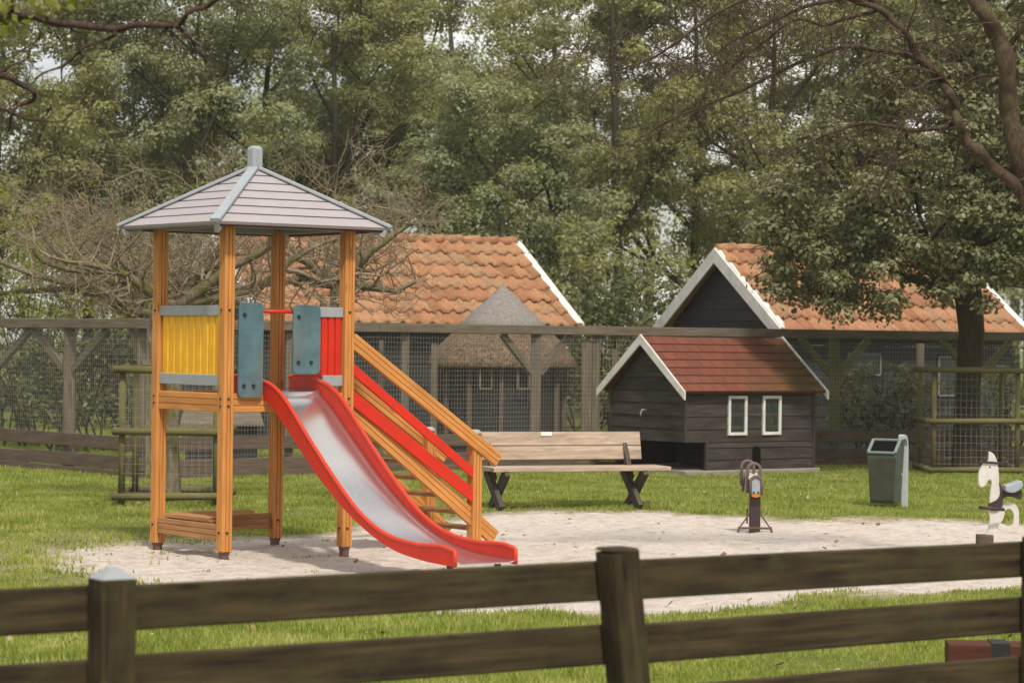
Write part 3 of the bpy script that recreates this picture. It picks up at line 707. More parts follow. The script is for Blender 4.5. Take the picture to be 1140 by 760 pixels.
def barn(label, cat, apx_px, d, th, w_, rise, LR, tilemat, cols, wallmat, barge):
    ap = at(*apx_px, d); ex = Vector((math.cos(th), math.sin(th), 0)); ey = Vector((-math.sin(th), math.cos(th), 0))
    g0 = Vector((ap.x, ap.y, 0)); zr, ze = ap.z, ap.z - rise
    cc = g0 + ex * LR / 2; root = empty('barn', (cc.x, cc.y, 0), label, cat)
    ov = .22
    for sg in (-1, 1):
        e0 = g0 + ey * sg * w_ + Z * ze
        pantile_roof(e0, e0 + ex * LR, ap + ex * LR, ap, *cols, tilemat, root) if sg < 0 else MB().extrude([e0, e0 + ex * LR, ap + ex * LR, ap], Z * -.05).build('roof', tilemat, root)
    m = MB()
    for k in range(int(LR / .36)):
        x = k * .36; m.tube([ap + ex * x + Z * (.04 + rng.gauss(0, .006)), ap + ex * (x + .38) + Z * (.055 + rng.gauss(0, .006))], [.085, .098], 10)
    m.build('ridge_tiles', tilemat, root)
    # walls
    wc = w_ - .3; zt = ze + rise * .3 / w_ - .06
    q = [g0 + ex * ov - ey * wc, g0 + ex * (LR - ov) - ey * wc, g0 + ex * (LR - ov) + ey * wc, g0 + ex * ov + ey * wc]
    m = clad(MB(), q[0], q[1], 0, zt, .2, -ey); m.build('wall', wallmat, root)
    def gb(z): h_ = max(0.0, (z - zt) / (zr - .08 - zt)) * wc; return (h_, 2 * wc - h_)
    m = clad(MB(), q[3], q[0], 0, zr - .1, .2, -ex, poly=gb); m.build('wall', wallmat, root)
    m = clad(MB(), q[1], q[2], 0, zr - .1, .2, ex, poly=gb); m.build('wall', wallmat, root)
    m = clad(MB(), q[2], q[3], 0, zt, .2, ey); m.build('wall', wallmat, root)
    for end in (0, 1):
        for sg in (-1, 1):
            o = ex * (LR + .01) if end else -ex * .01
            e0 = g0 + ey * sg * (w_ + .03) + Z * (ze + .02); A_ = ap + Z * .045; dn = Z * -barge
            m = MB(); m.extrude([e0 + o + Z * .06, A_ + o, A_ + o + dn, e0 + o + dn * .95 + Z * .06], (ex if end else -ex) * .035)
            b_ = m.build('bargeboard', M['white'], root, bevel=.004)
            m = MB(); m.extrude([e0 + o + Z * .075, A_ + o + Z * .015, A_ + o - Z * .01, e0 + o + Z * .05], (-ex if end else ex) * .13); m.build('verge_cap', M['white'], b_)
    return root, ex, ey, g0, ap
barnL = barn('barn with weathered orange pantile roof behind the thatched hut', 'barn', (235, 262), 42, R(24), 2.66, 1.52, 5.85, M['tile'], (.26, .46), M['tar_plank'], .24)
barnR = barn('black gabled barn with orange red tiles behind the small animal house', 'barn', (797, 279), 42, R(28), 2.0, 1.41, 5.3, M['tile2'], (.24, .40), M['tar_plank'], .26)
root, bex, bey, bg0, bap = barnR
for t, z0, z1, w2 in ((3.75, .95, 1.62, .26), (1.9, 1.3, 1.66, .34)):
    wc = bg0 + bex * t - bey * 1.745; m = MB()
    for a, b, u in (((-w2, z0), (w2, z0), Z), ((-w2, z1), (w2, z1), Z), ((-w2, z0), (-w2, z1), bex), ((w2, z0), (w2, z1), bex)):
        m.beam(wc + bex * a[0] + Z * a[1], wc + bex * b[0] + Z * b[1], .03, .025, up=u)
    f = m.build('window', M['concrete'], root); m = MB(); m.beam(wc + bey * .02 + Z * z0, wc + bey * .02 + Z * z1, w2 * 2, .01, up=bey, c=0); m.build('pane', M['glass'], f)

# ------------------------------------------------------------------ thatched hut
hb = at(559, 400, 38.6); hb.z = 0
hut = empty('thatched_hut', hb, 'round thatched hut with a pointed grey cap in the aviary', 'hut')
def ring(r, z, n=36, wob=0): return [hb + Vector((r * math.cos(2 * math.pi * k / n), r * math.sin(2 * math.pi * k / n), 0)) * (1 + rng.uniform(-wob, wob)) + Z * (z + rng.uniform(-wob, wob) * .5) for k in range(n)]
def lathe(prof, n=36, wob=0, smooth=True):
    m = MB(); vs = []
    for i, (r, z) in enumerate(prof): vs += ring(r, z, n, wob)
    m.add(vs, [(i * n + k, i * n + (k + 1) % n, (i + 1) * n + (k + 1) % n, (i + 1) * n + k) for i in range(len(prof) - 1) for k in range(n)], [[(k * .1, i * .2), (k * .1 + .1, i * .2), (k * .1 + .1, i * .2 + .2), (k * .1, i * .2 + .2)] for i in range(len(prof) - 1) for k in range(n)], smooth)
    return m
lathe([(.96, 0), (.96, 1.55)], 24, 0, False).build('wall', M['tar_plank'], hut)
lathe([(.9, 1.40), (1.16, 1.38), (1.19, 1.43), (1.13, 1.55), (1.02, 1.72), (.82, 1.92), (.58, 2.06)], 64, .014).build('thatch', M['thatch'], hut)
lathe([(.72, 1.98), (.74, 2.01), (.60, 2.14), (.585, 2.165), (.30, 2.43), (.0, 2.71)], 40, .006).build('roof_cap', M['reedcap'], hut)
for a in range(12):
    an = 2 * math.pi * a / 12; p = hb + Vector((math.cos(an), math.sin(an), 0)) * 1.0; m = MB(); m.beam(p, p + Z * 1.5, .07, .05); m.build('post', M['grey_plank'], hut)
for xx in (541, 583):
    P = at(xx, 419, 37.55); m = MB(); a, b = .09, .19
    m.beam(P + Vector((-a, 0, -b)), P + Vector((a, 0, -b)), .02, .03); m.beam(P + Vector((-a, 0, -b)), P + Vector((-a, 0, b)), .03, .02); m.beam(P + Vector((a, 0, -b)), P + Vector((a, 0, b)), .03, .02); m.build('window_frame', M['grey_wood'], hut)

# ------------------------------------------------------------------ aviary fence
FL = [gx(-80, 35.4), gx(165, 30.9), gx(640, 35.3), gx(1240, 38.4)]
def fpt(x):     # fence point under pixel column x
    lo, hi = 0, len(FL) - 1
    for i in range(len(FL) - 1):
        a, b = FL[i], FL[i + 1]; xa, xb = [(-80, 165, 640, 1240)[j] for j in (i, i + 1)]
        if x <= xb or i == len(FL) - 2:
            l, h_ = 0.0, 1.0
            for _ in range(40):
                t = (l + h_) / 2; P = a.lerp(b, t); px = 570 + P.x * F / P.y + .0
                if px < x - 0: l = t
                else: h_ = t
            return a.lerp(b, t)
fc = gx(570, 34.5)
fence = empty('aviary_fence', (fc.x, fc.y, 0), 'tall weathered timber and wire mesh aviary fence across the yard', 'fence')
FZ = 1.97
for i in range(3):
    a, b = FL[i], FL[i + 1]; n_ = max(1, round((b - a).length / 3.4))
    for k in range(n_):
        p, q = a.lerp(b, k / n_), a.lerp(b, (k + 1) / n_); t = (q - p).normalized() * .003
        m = MB(); m.beam(p + t + Z * FZ, q - t + Z * FZ, .11, .13, c=.008); m.build('top_rail', M['grey_wood'], fence)
    nn = Vector((-(b - a).y, (b - a).x, 0)).normalized()     # points away from the camera
    if nn.y < 0: nn = -nn
    for z in (.17, .42):
        for k in range(n_):
            p, q = a.lerp(b, k / n_), a.lerp(b, (k + 1) / n_); t = (q - p).normalized() * .006; o = -nn * .045
            dz = (.022 * rng.uniform(-1, 1)); m = MB(); m.beam(p + t + o + Z * (z + dz), q - t + o + Z * (z + dz), .03, .17, c=.004); m.build('board', M['grey_plank'], fence)
    m = MB(); m.beam(a - nn * .05 + Z * .03, b - nn * .05 + Z * .03, .03, .08); m.build('footing_board', M['grey_plank'], fence)
    # wire mesh, one panel per bay
    Ls = (b - a).length; u = (b - a).normalized(); x = 0
    for k in range(n_):
        m = MB(); x0, x1 = Ls * k / n_, Ls * (k + 1) / n_; x = x0 + .02
        r_ = .0013
        while x < x1:
            p = a + u * x - nn * .022
            m.v += [tuple(p + Vector((dx, 0, zz))) for zz in (.06, FZ) for dx in (-r_, r_)]; bb = len(m.v) - 4
            m.f.append((bb, bb + 1, bb + 3, bb + 2)); m.sm.append(False); m.uv += [(0, 0)] * 4; x += .05
        z = .08
        while z < FZ - .04:
            p, q = a + u * x0 - nn * .024 + Z * z, a + u * x1 - nn * .024 + Z * z
            m.v += [tuple(p - Z * r_), tuple(q - Z * r_), tuple(q + Z * r_), tuple(p + Z * r_)]; bb = len(m.v) - 4
            m.f.append((bb, bb + 1, bb + 2, bb + 3)); m.sm.append(False); m.uv += [(0, 0)] * 4; z += .065
        m.build('wire_mesh', M['galv'], fence, fix=False)
for x in (-60, 77, 157, 322, 451, 597, 664, 930, 1088, 1200):
    p = fpt(x) + Vector((0, .09, 0)); w2 = .15 if x in (597, 930, 77) else .11
    m = MB(); m.beam(p - Z * .1, p + Z * (FZ - .065), w2, w2, up=(0, 1, 0), c=.01); m.build('post', M['mossy'] if x in (930, 1088) else M['grey_wood'], fence)
def brace(x0, z0, x1, z1):
    p, q = fpt(x0) + Vector((0, .09, z0)), fpt(x1) + Vector((0, .09, z1)); m = MB(); m.beam(p, q, .07, .10); m.build('brace', M['grey_wood'] if x0 < 900 else M['mossy'], fence)
for x in (77, 597, 930, 1088):
    s_ = 38 if x != 77 else 42
    brace(x - 4, 1.35, x - s_, 1.90); brace(x + 4, 1.35, x + s_, 1.90)
brace(-4, 1.35, 34, 1.90); brace(160, 1.4, 146, 1.9)
sp0 = gx(246, 34.4); ps = empty('low_shelter', sp0, 'low animal shelter with a sloping grey roof seen under the tower deck', 'shelter')
m = MB(); m.box(sp0 + Z * .29, 1.0, .8, .56, R(8)); m.build('wall', M['tar_plank'], ps)
m = MB(); d8 = Vector((math.cos(R(8)), math.sin(R(8)), 0)); e8 = Vector((-d8.y, d8.x, 0)); c8 = sp0 + Z * .74
m.extrude([c8 - d8 * .58 - e8 * .5 - Z * .17, c8 + d8 * .58 - e8 * .5 - Z * .17, c8 + d8 * .50 + e8 * .5 + Z * .17, c8 - d8 * .50 + e8 * .5 + Z * .17], Z * .03); m.build('roof', M['grey_wood'], ps)
# second row of aviary posts and beams further in
def inner_post(x, d, z1, w2, label):
    p = gx(x, d); m = MB(); m.beam(p - Z * .05, p + Z * z1, w2, w2, up=(0, 1, 0), c=.01); o = m.build('aviary_post', M['grey_wood'], origin=p); tag(o, label, 'post')
inner_post(482, 37.2, 1.75, .10, 'thin grey post inside the aviary left of the thatched hut')
inner_post(652, 37.5, 1.8, .16, 'thick dark timber post inside the aviary right of the thatched hut')
inner_post(683, 36.9, 1.7, .09, 'slim timber post inside the aviary just left of the small black house')
inner_post(1023, 40.0, 1.85, .12, 'pale upright post before the black barn wall behind the dark shrub')
inner_post(423, 36.0, 1.8, .08, 'slim post inside the aviary behind the stair handrail')

# ------------------------------------------------------------------ tree guards
def guard(xl, xr, d, depth, zs, label, rz=0):
    a, b = gx(xl, d), gx(xr, d); t = (b - a).normalized(); n_ = Vector((-t.y, t.x, 0)); c = (a + b) / 2 + n_ * depth / 2
    root = empty('tree_guard', c, label, 'tree guard'); P = [a, b, b + n_ * depth, a + n_ * depth]
    for p in P: m = MB(); m.tube([p - Z * .05, p + Z * (zs[-1] + .03)], .036, 10); m.build('post', M['mossy'], root)
    for i in range(4):
        p, q = P[i], P[(i + 1) % 4]; u = (q - p).normalized() * (.09 if i in (0, 2) else .05)
        o = (-n_ if i == 0 else n_ if i == 2 else (t if i == 1 else -t)) * .075
        for z in zs:
            m = MB(); k = Z * rng.uniform(-.012, .012); m.tube([p - u + o + Z * z + k, (p + q) / 2 + o + Z * z + Z * rng.uniform(-.01, .01), q + u + o + Z * z - k], [.038, .041, .038], 10); m.build('rail', M['mossy'], root)
        m = MB(); L_ = (q - p).length; u = (q - p).normalized(); r_ = .0012; x = .0; oo = o * .45
        while x <= L_:
            w_ = p + u * x + oo; m.v += [tuple(w_ - u * r_ + Z * .03), tuple(w_ + u * r_ + Z * .03), tuple(w_ + u * r_ + Z * zs[-1]), tuple(w_ - u * r_ + Z * zs[-1])]
            bb = len(m.v) - 4; m.f.append((bb, bb + 1, bb + 2, bb + 3)); m.sm.append(False); m.uv += [(0, 0)] * 4; x += .075
        z = .04
        while z < zs[-1]:
            w0, w1 = p + oo + Z * z, q + oo + Z * z; m.v += [tuple(w0 - Z * r_), tuple(w1 - Z * r_), tuple(w1 + Z * r_), tuple(w0 + Z * r_)]
            bb = len(m.v) - 4; m.f.append((bb, bb + 1, bb + 2, bb + 3)); m.sm.append(False); m.uv += [(0, 0)] * 4; z += .1
        m.build('wire_mesh', M['galv'], root, fix=False)
guard(135, 240, 26.0, .95, (.10, .79, 1.45), 'mossy round rail guard behind the tower around the bare tree')
guard(1039, 1132, 34.4, 1.15, (.06, .75, 1.47), 'mossy round rail guard around the dark trunk of the leafy tree')

# ------------------------------------------------------------------ litter bin
bp = gx(987, 27.3); rz = R(-24); fx = Vector((math.cos(rz), math.sin(rz), 0)); fy = Vector((-math.sin(rz), math.cos(rz), 0))
# front faces -fy ... the opening side looks to the left of the camera
binr = empty('litter_bin', bp, 'green grey slanted litter bin on a bent grey post', 'litter bin')
def B(x, y, z): return bp + fx * x + fy * y + Z * z
W_ = .165
sidep = [(-.18, .04), (.09, .04), (.13, .66), (.04, .735), (-.02, .735), (-.235, .60), (-.245, .56)]   # (y, z)
m = MB(); m.extrude([B(-W_, y, z) for y, z in sidep], fx * 2 * W_); m.v = [tuple(bp + (Vector(v) - bp) - fx * ((Vector(v) - bp).dot(fx)) * .16 * max(0, 1 - v[2] / .5)) for v in m.v]; m.build('body', M['bingreen'], binr, bevel=.01)
m = MB(); m.extrude([B(-W_ * .86 + .012, -.186, .07), B(W_ * .86 - .012, -.186, .07), B(W_ - .004, -.249, .55), B(-W_ + .004, -.249, .55)], -fy * .008); m.build('front_panel', M['bingrey'], binr, bevel=.003)
def hood(x, t, o=.0):   # point on slanted hood
    y0, z0, y1, z1 = -.238, .60, -.022, .735; nz = Vector((0, 0, 1)) * .8 - fy * .6
    return B(x, y0 + (y1 - y0) * t, z0 + (z1 - z0) * t) + nz * (.012 + o)
for a, b in (((-W_ + .01, 0), (W_ - .01, 0)), ((-W_ + .01, 1), (W_ - .01, 1)), ((-W_ + .012, 0), (-W_ + .012, 1)), ((W_ - .012, 0), (W_ - .012, 1))):
    m = MB(); m.beam(hood(*a), hood(*b), .035, .03, c=.008); m.build('rim', M['binrim'], binr)
m = MB(); m.extrude([hood(-W_ + .03, .08, -.01), hood(W_ - .03, .08, -.01), hood(W_ - .03, .92, -.01), hood(-W_ + .03, .92, -.01)], Z * .008); m.build('opening', M['void'], binr)
m = MB()
pts = [B(W_ - .0, .165, -.05), B(W_, .165, .60), B(W_, .155, .70), B(W_, .11, .765), B(W_, .04, .785), B(W_, -.03, .775)]
pts = [Vector(p) for p in curve([tuple(p) for p in pts], 4)]
m = MB(); prf = [(-.028, -.02), (.028, -.02), (.028, .02), (-.028, .02)]
for i in range(len(pts) - 1): m.beam(pts[i], pts[i + 1] + (pts[i + 1] - pts[i]).normalized() * .004, .045, .06, up=fx, c=0)
m.build('mounting_post', M['binpost'], binr)
m = MB(); c = B(W_ + .003, -.02, .36); m.tube([c, c + fx * .012], .014, 10); m.build('lock', M['zinc'], binr)
# ------------------------------------------------------------------ looped spring toy
tp = gx(840, 23.55); toy = empty('spring_toy', tp, 'small play rider with brown loop handles on a dark post in the sand', 'spring toy')
def T(x, y, z): return tp + Vector((x, y, z))
m = MB(); m.beam(T(0, 0, -.05), T(0, 0, .34), .105, .07, up=(0, 1, 0), c=.008); m.build('post', M['toybrown'], toy)
m = MB(); m.beam(T(-.07, .04, .06), T(-.07, .04, .20), .015, .03, up=(0, 1, 0)); m.build('side_strip', M['rust'], toy)
def loop(xc, y, z0, w_, h_, r, mat, parent, nm):
    m = MB(); a = w_ / 2; pts = [T(xc - a, y, z0), T(xc - a, y, z0 + h_ - a)] + [T(xc - a * math.cos(R(t)), y, z0 + h_ - a + a * math.sin(R(t))) for t in range(20, 180, 20)] + [T(xc + a, y, z0 + h_ - a), T(xc + a, y, z0)]
    m.tube(pts, r, 8); return m.build(nm, M[mat], parent)
loop(.0, -.10, .345, .11, .18, .014, 'toyloop', toy, 'front_loop')
loop(-.012, .0, .36, .125, .285, .015, 'toyloop', toy, 'handle'); loop(-.06, .14, .42, .12, .245, .015, 'toyloop', toy, 'handle')
m = MB(); m.extrude([T(-.045, -.095, .355), T(.045, -.095, .355), T(.045, -.095, .485), T(.02, -.095, .51), T(-.02, -.095, .51), T(-.045, -.095, .485)], (0, .03, 0)); pn = m.build('front_panel', M['toygrey'], toy)
m = MB(); m.extrude([T(-.05, -.10, .352)] + [T(.05 * math.cos(R(t)), -.10, .352 - .03 * math.sin(R(t))) for t in range(180, -1, -30)][1:], (0, .06, 0)); m.build('chin_panel', M['toyorange'], toy)
for sx_ in (-.022, .022): m = MB(); m.tube([T(sx_, -.103, .37), T(sx_, -.097, .37)], .010, 8); m.build('eye', M['black'], pn)
m = MB(); m.extrude([T(-.085, .02, .38), T(-.055, .0, .36), T(-.055, .0, .56), T(-.085, .04, .52)], (.0, .16, 0)); m.build('side_panel', M['toyblue'], toy)
m = MB(); m.beam(T(-.01, -.07, .50), T(-.02, .22, .53), .11, .03); m.build('seat', M['toyorange'] if 0 else M['toywhite'], toy)
m = MB(); m.tube([T(-.10, .18, .36), T(-.10, .18, .55)], .014, 8); m.build('peg', M['toyloop'], toy)
for s_ in (-1, 1):
    m = MB(); m.beam(T(s_ * .055, -.01, .155), T(s_ * .15, -.03, .02), .015, .014); m.beam(T(s_ * .15, -.03, .035), T(s_ * .165, -.04, -.02), .02, .02); m.build('foot_strut', M['rust'], toy)
m = MB(); m.beam(T(-.155, -.032, .02), T(.155, -.032, .02), .02, .022); m.build('foot_bar', M['rust'], toy)
# ------------------------------------------------------------------ horse rider
hpz = gx(1096, 21.7); horse = empty('rocking_horse', hpz, 'cream white flat horse play rider with dark saddle on a block', 'horse rider')
def PX(x, y, off=0): 
    p = at(x, y, 21.7 + off); return p
def panel(pts, thick, mat, name, off=0, bev=.004):
    m = MB(); c_ = curve([tuple(PX(x, y, off)) for x, y in pts + [pts[0]]], 4)[:-1]; m.extrude(c_, (0, thick, 0)); return m.build(name, M[mat], horse, bevel=bev)
head = [(1101, 502), (1107, 506), (1111, 517), (1112, 530), (1113, 540), (1115, 552), (1112, 563), (1103, 566), (1102, 556), (1103, 545), (1104, 536), (1101, 534), (1097, 540), (1092, 542), (1089.5, 536), (1090, 525), (1094, 517), (1100, 513)]
hd = panel(head, .035, 'toywhite', 'head')
m = MB(); m.tube([PX(1093, 514, -.01), PX(1120, 515.5, -.16 * 0 - .01)], .010, 8); m.build('handlebar', M['toybrown'], hd)
for x in (1092, 1120): m = MB(); m.tube([PX(x - 1.5, 514.6, -.01), PX(x + 1.5, 514.9, -.01)], .019, 10); m.build('grip', M['toybrown'], hd)
m = MB(); m.tube([PX(1102, 519.5, -.004), PX(1102, 519.5, .002)], .008, 8); m.build('eye', M['toybrown'], hd)
panel([(1113, 536), (1118, 546), (1126, 548), (1136, 544), (1138, 550), (1136, 556), (1128, 553), (1118, 554), (1114, 566), (1104, 568), (1101, 561), (1110, 556), (1114, 548)], .05, 'toybrown', 'saddle', -.02)
panel([(1119, 540), (1128, 538), (1137, 535), (1138.5, 542), (1130, 548), (1121, 547)], .16, 'toygrey', 'seat', -.08, .01)
m = MB(); m.tube([PX(1090, 564.5, -.15), PX(1118, 567, -.1)], .014, 8); m.build('foot_rest', M['toybrown'], horse)
panel([(1101, 568), (1109, 568), (1118, 568), (1117, 577), (1112, 584), (1106, 590), (1103, 600), (1096, 600), (1100, 588), (1102, 578)], .03, 'toywhite', 'front_leg', .0)
ringp = [(1116, 562), (1122, 559), (1130, 561), (1134, 568), (1134.5, 580), (1133, 590), (1124, 592), (1112, 589), (1108, 582), (1112, 580), (1119, 585), (1126, 585), (1128.5, 578), (1128, 570), (1123, 566), (1117, 569)]
panel(ringp, .03, 'toywhite', 'hind_leg', .01)
m = MB(); m.box(hpz + Z * .04, .13, .16, .17, 0, .01); m.build('base_block', M['grey_plank'], horse)

# ------------------------------------------------------------------ small block on the lawn
q = gx(1096, 13.5); m = MB(); m.box(q + Z * .075, .42, .2, .17, R(-4), .01); bxo = m.build('body', M['redbox'])
bxo.location = q; bxo.data.transform(Matrix.Translation(-q)); tag(bxo, 'low red brown wooden block with a black band behind the paddock fence', 'wooden block'); bxo.name = 'wooden_block'
m = MB(); m.box(q + Z * .077 + Vector((.075, -.0, 0)), .10, .212, .178, R(-4), .002); m.build('band', M['black'], bxo)

# ------------------------------------------------------------------ paddock fence in front
pf0, pf1 = Vector((-1.308, 7.81, 0)), Vector((.42, 8.94, 0)); pst = pf1 - pf0
pad = empty('paddock_fence', pf0.lerp(pf1, .5), 'dark weathered three rail paddock fence in front of the playground', 'fence')
u = pst.normalized(); nn = Vector((u.y, -u.x, 0))
for k in range(-1, 4):
    p = pf0 + pst * k; q = p + pst; lean = {0: (-.004, .01), 1: (-.115, 0), 2: (0, 0)}.get(k, (0, 0))
    top = {0: 1.03, 1: 1.045, 2: 1.02}.get(k, 1.03); w2 = .122
    m = MB(); b0 = p + nn * (.085) + u * (.06 if k == 1 else 0); t0 = b0 + u * lean[0] * 1.3
    sq = [(-w2 / 2 + .008, -w2 / 2), (w2 / 2 - .008, -w2 / 2), (w2 / 2, -w2 / 2 + .008), (w2 / 2, w2 / 2 - .008), (w2 / 2 - .008, w2 / 2), (-w2 / 2 + .008, w2 / 2), (-w2 / 2, w2 / 2 - .008), (-w2 / 2, -w2 / 2 + .008)]
    m.prism(sq, b0 - u * lean[0] * .0 - Z * .2, t0 + Z * top, up=u)
    po = m.build('post', M['paddock'], pad, bevel=.004)
    m = MB(); sq2 = [(a * 1.02, b * 1.02) for a, b in sq]; m.prism(sq2, t0 + Z * (top + .0015), t0 + Z * (top + (.035 if k != 1 else .012)), up=u, prof1=[(a * (.25 if k != 1 else .9), b * (.25 if k != 1 else .9)) for a, b in sq]); m.build('post_cap', M['zinc'] if k != 1 else M['paddock'], po)
    if k < 3:
        for z in (.925, .69, .455, .22):
            j0, j1 = rng.uniform(-.008, .008), rng.uniform(-.008, .008)
            m = MB(); m.beam(p + u * .003 + Z * (z + j0), q - u * .003 + Z * (z + j1), .035, .146, c=.006); m.build('rail', M['paddock'], pad)

# ------------------------------------------------------------------ vegetation
def leaves(P, Nn, size, asp=.6, jit=.35):
    """one bent rhombic leaf per point: P positions, Nn normals"""
    n = len(P); Nn = Nn + nr.normal(0, jit, (n, 3)); Nn /= np.linalg.norm(Nn, axis=1, keepdims=True)
    A = nr.normal(0, 1, (n, 3)); A -= Nn * np.sum(A * Nn, 1, keepdims=True); A /= np.linalg.norm(A, axis=1, keepdims=True); B_ = np.cross(Nn, A)
    s_ = (size * nr.uniform(.6, 1.3, n))[:, None]
    return np.stack([P - A * s_ * .5, P - B_ * s_ * asp * .5 + A * s_ * .05, P + A * s_ * .5 - Nn * s_ * .12, P + B_ * s_ * asp * .5 + A * s_ * .05], 1).reshape(-1, 3)
def clump_leaves(cs, rs, per, size, flat=.65, up=.5, asp=.6):
    Ps, Ns = [], []
    for c, r in zip(cs, rs):
        n = max(6, int(per * (r / .6) ** 2)); d = nr.normal(0, 1, (n, 3)); d /= np.linalg.norm(d, axis=1, keepdims=True)
        d[:, 2] = np.where((d[:, 2] < 0) & (nr.random(n) < .55), -d[:, 2], d[:, 2])
        rad = r * nr.uniform(.35, 1.0, n) ** .6 * (1 + .25 * np.sin(d[:, 0] * 5 + c[0] * 3) * np.sin(d[:, 1] * 4 + c[2] * 5))
        p = d * rad[:, None]; p[:, 2] *= flat; Ps.append(p + np.array(c)); q = d.copy(); q[:, 2] += up; Ns.append(q)
    return leaves(np.concatenate(Ps), np.concatenate(Ns), size, asp)
def limb(m, p, d, ln, r, depth, tips, wig=.25, split=(2, 3), shrink=.68, upb=.12, nseg=4, sides=6, minr=.004, spread=.65):
    pts = [p]; rad = [r]; dd = d.normalized()
    for i in range(nseg):
        dd = (dd + Vector((rng.gauss(0, wig), rng.gauss(0, wig), rng.gauss(0, wig) + upb)) * .6).normalized()
        pts.append(pts[-1] + dd * ln / nseg); rad.append(max(minr, r * (1 - .42 * (i + 1) / nseg)))
    m.tube(pts, rad, sides if r > .02 else (4 if r > .008 else 3), caps=False)
    tips.append((pts[-1], depth))
    if depth > 0:
        for k in range(rng.randint(*split)):
            i = rng.randint(max(1, nseg // 2), nseg); a = Vector((rng.gauss(0, 1), rng.gauss(0, 1), rng.gauss(0, .7))); a = (a - dd * a.dot(dd)).normalized()
            limb(m, pts[i], dd + a * spread * rng.uniform(.7, 1.4), ln * shrink * rng.uniform(.75, 1.2), rad[i] * .72, depth - 1, tips, wig, split, shrink, upb, nseg, sides, minr, spread)
def make_tree(name, label, x, d, h, cr, z0, mat, ncl, per, lsize, group=None, bark_='bark_wood', tr=.16, lean=0):
    base = gx(x, d); root = empty(name, base, label, 'tree', group)
    m = MB(); tips = []; pts = [base - Z * .1]; rad = [tr * 1.35]; p = Vector(base); n_ = 7
    for i in range(n_):
        p = p + Vector((rng.gauss(lean * .1, .07), rng.gauss(0, .07), h * .82 / n_)); pts.append(Vector(p)); rad.append(tr * (1 - .8 * (i + 1) / n_))
    m.tube(pts, rad, 9, caps=False)
    for i in range(2, n_ + 1):
        for k in range(2):
            if pts[i].z < z0 * .7: continue
            a = rng.uniform(0, 6.28); limb(m, pts[i], Vector((math.cos(a), math.sin(a), .75)), cr * rng.uniform(.55, .85), rad[i] * .62, 2, tips, .2, (2, 3), .6)
    m.build('trunk', M[bark_], root, fix=False)
    cs = [tuple(t[0]) for t in tips if t[0].z > z0]; cz = (h + z0) / 2
    while len(cs) < ncl:
        a, u_ = rng.uniform(0, 6.28), rng.uniform(-1, 1); rr = rng.uniform(.35, 1) ** .5
        c = (base.x + cr * rr * math.sqrt(1 - u_ * u_) * math.cos(a), base.y + cr * rr * math.sqrt(1 - u_ * u_) * math.sin(a), cz + (h - z0) / 2 * u_ * rr)
        cs.append(c)
    rng.shuffle(cs); cs = cs[:ncl]; rs = [rng.uniform(.22, .72) * (cr / 3) ** .5 for _ in cs]
    V = clump_leaves(cs, rs, per, lsize); npmesh('crown', V, np.arange(len(V)).reshape(-1, 4), M[mat], root)
    return root
GRP = 'tall trees of the wood behind the yard'
TREES = [
 ('tall olive tree at the far left behind the bare twiggy trees', -10, 56, 11.5, 3.2, 3.2, 'leaf_a', 150),
 ('tall brownish green tree rising left of the tower roof', 95, 60, 13, 3.4, 3.0, 'leaf_c', 150),
 ('grey green tree behind the left half of the tower roof', 205, 57, 12, 3.2, 3.4, 'leaf_b', 140),
 ('olive tree directly behind the tower finial', 300, 61, 13.5, 3.0, 3.0, 'leaf_a', 110),
 ('slender tree behind the right corner of the tower roof', 385, 58, 12, 2.6, 3.0, 'leaf_a', 90),
 ('large grey green tree above the thatched hut', 470, 62, 14, 3.4, 3.2, 'leaf_b', 150),
 ('bushy low crowned tree between the orange barn and the wood', 560, 54, 7.6, 2.5, 2.2, 'leaf_b', 130),
 ('tall tree above the right verge of the orange barn', 615, 63, 14, 3.2, 3.6, 'leaf_c', 130),
 ('dark trunked tree in the gap between the two barns', 690, 56, 12.5, 3.0, 4.2, 'leaf_a', 110),
 ('light olive tree above the apex of the black barn', 775, 60, 13, 3.1, 3.0, 'leaf_c', 120),
 ('tree behind the bare branches right of the black barn apex', 860, 57, 12, 3.0, 3.0, 'leaf_a', 110),
 ('airy tree behind the leaning limb at the top right', 955, 61, 12.5, 2.9, 3.0, 'leaf_b', 90),
 ('grey green tree behind the leafy tree at the right edge', 1060, 58, 12, 3.2, 3.0, 'leaf_b', 120),
 ('rightmost tree of the wood beyond the barn end', 1160, 60, 12.5, 3.2, 2.8, 'leaf_a', 130)]
for lb, x, d, h, cr_, z0, mt, nc in TREES:
    make_tree('woodland_tree', lb, x, d, h, cr_, z0, mt, int(nc * 2.0), 330, .10, GRP, tr=.17)
# far wood that closes the view
P_, C_ = MB(), []
for k in range(88):
    x, y = rng.uniform(-38, 38), rng.uniform(78, 100); h = rng.uniform(9, 15.5); tp_ = []
    P_.tube([Vector((x, y, 0)), Vector((x + rng.gauss(0, .3), y, h * .5)), Vector((x + rng.gauss(0, .6), y, h * .9))], [.2, .15, .05], 6, caps=False)
    for j in range(50):
        a, u_, r = rng.uniform(0, 6.28), rng.uniform(-1, 1), rng.uniform(.3, 1) ** .5
        C_.append((x + 2.6 * r * math.cos(a), y + 2.6 * r * math.sin(a), h * .56 + u_ * h * .44 * r))
wd_o = P_.build('woods', M['bark_wood'], fix=False); tag(wd_o, 'dense green wood closing the view far behind the barns', 'woods', kind='stuff')
V = clump_leaves(C_, [rng.uniform(.4, .85) for _ in C_], 60, .17)
cw = npmesh('woods_foliage', V, np.arange(len(V)).reshape(-1, 4), M['leaf_b']); cw.parent = wd_o; cw['kind'] = 'stuff'
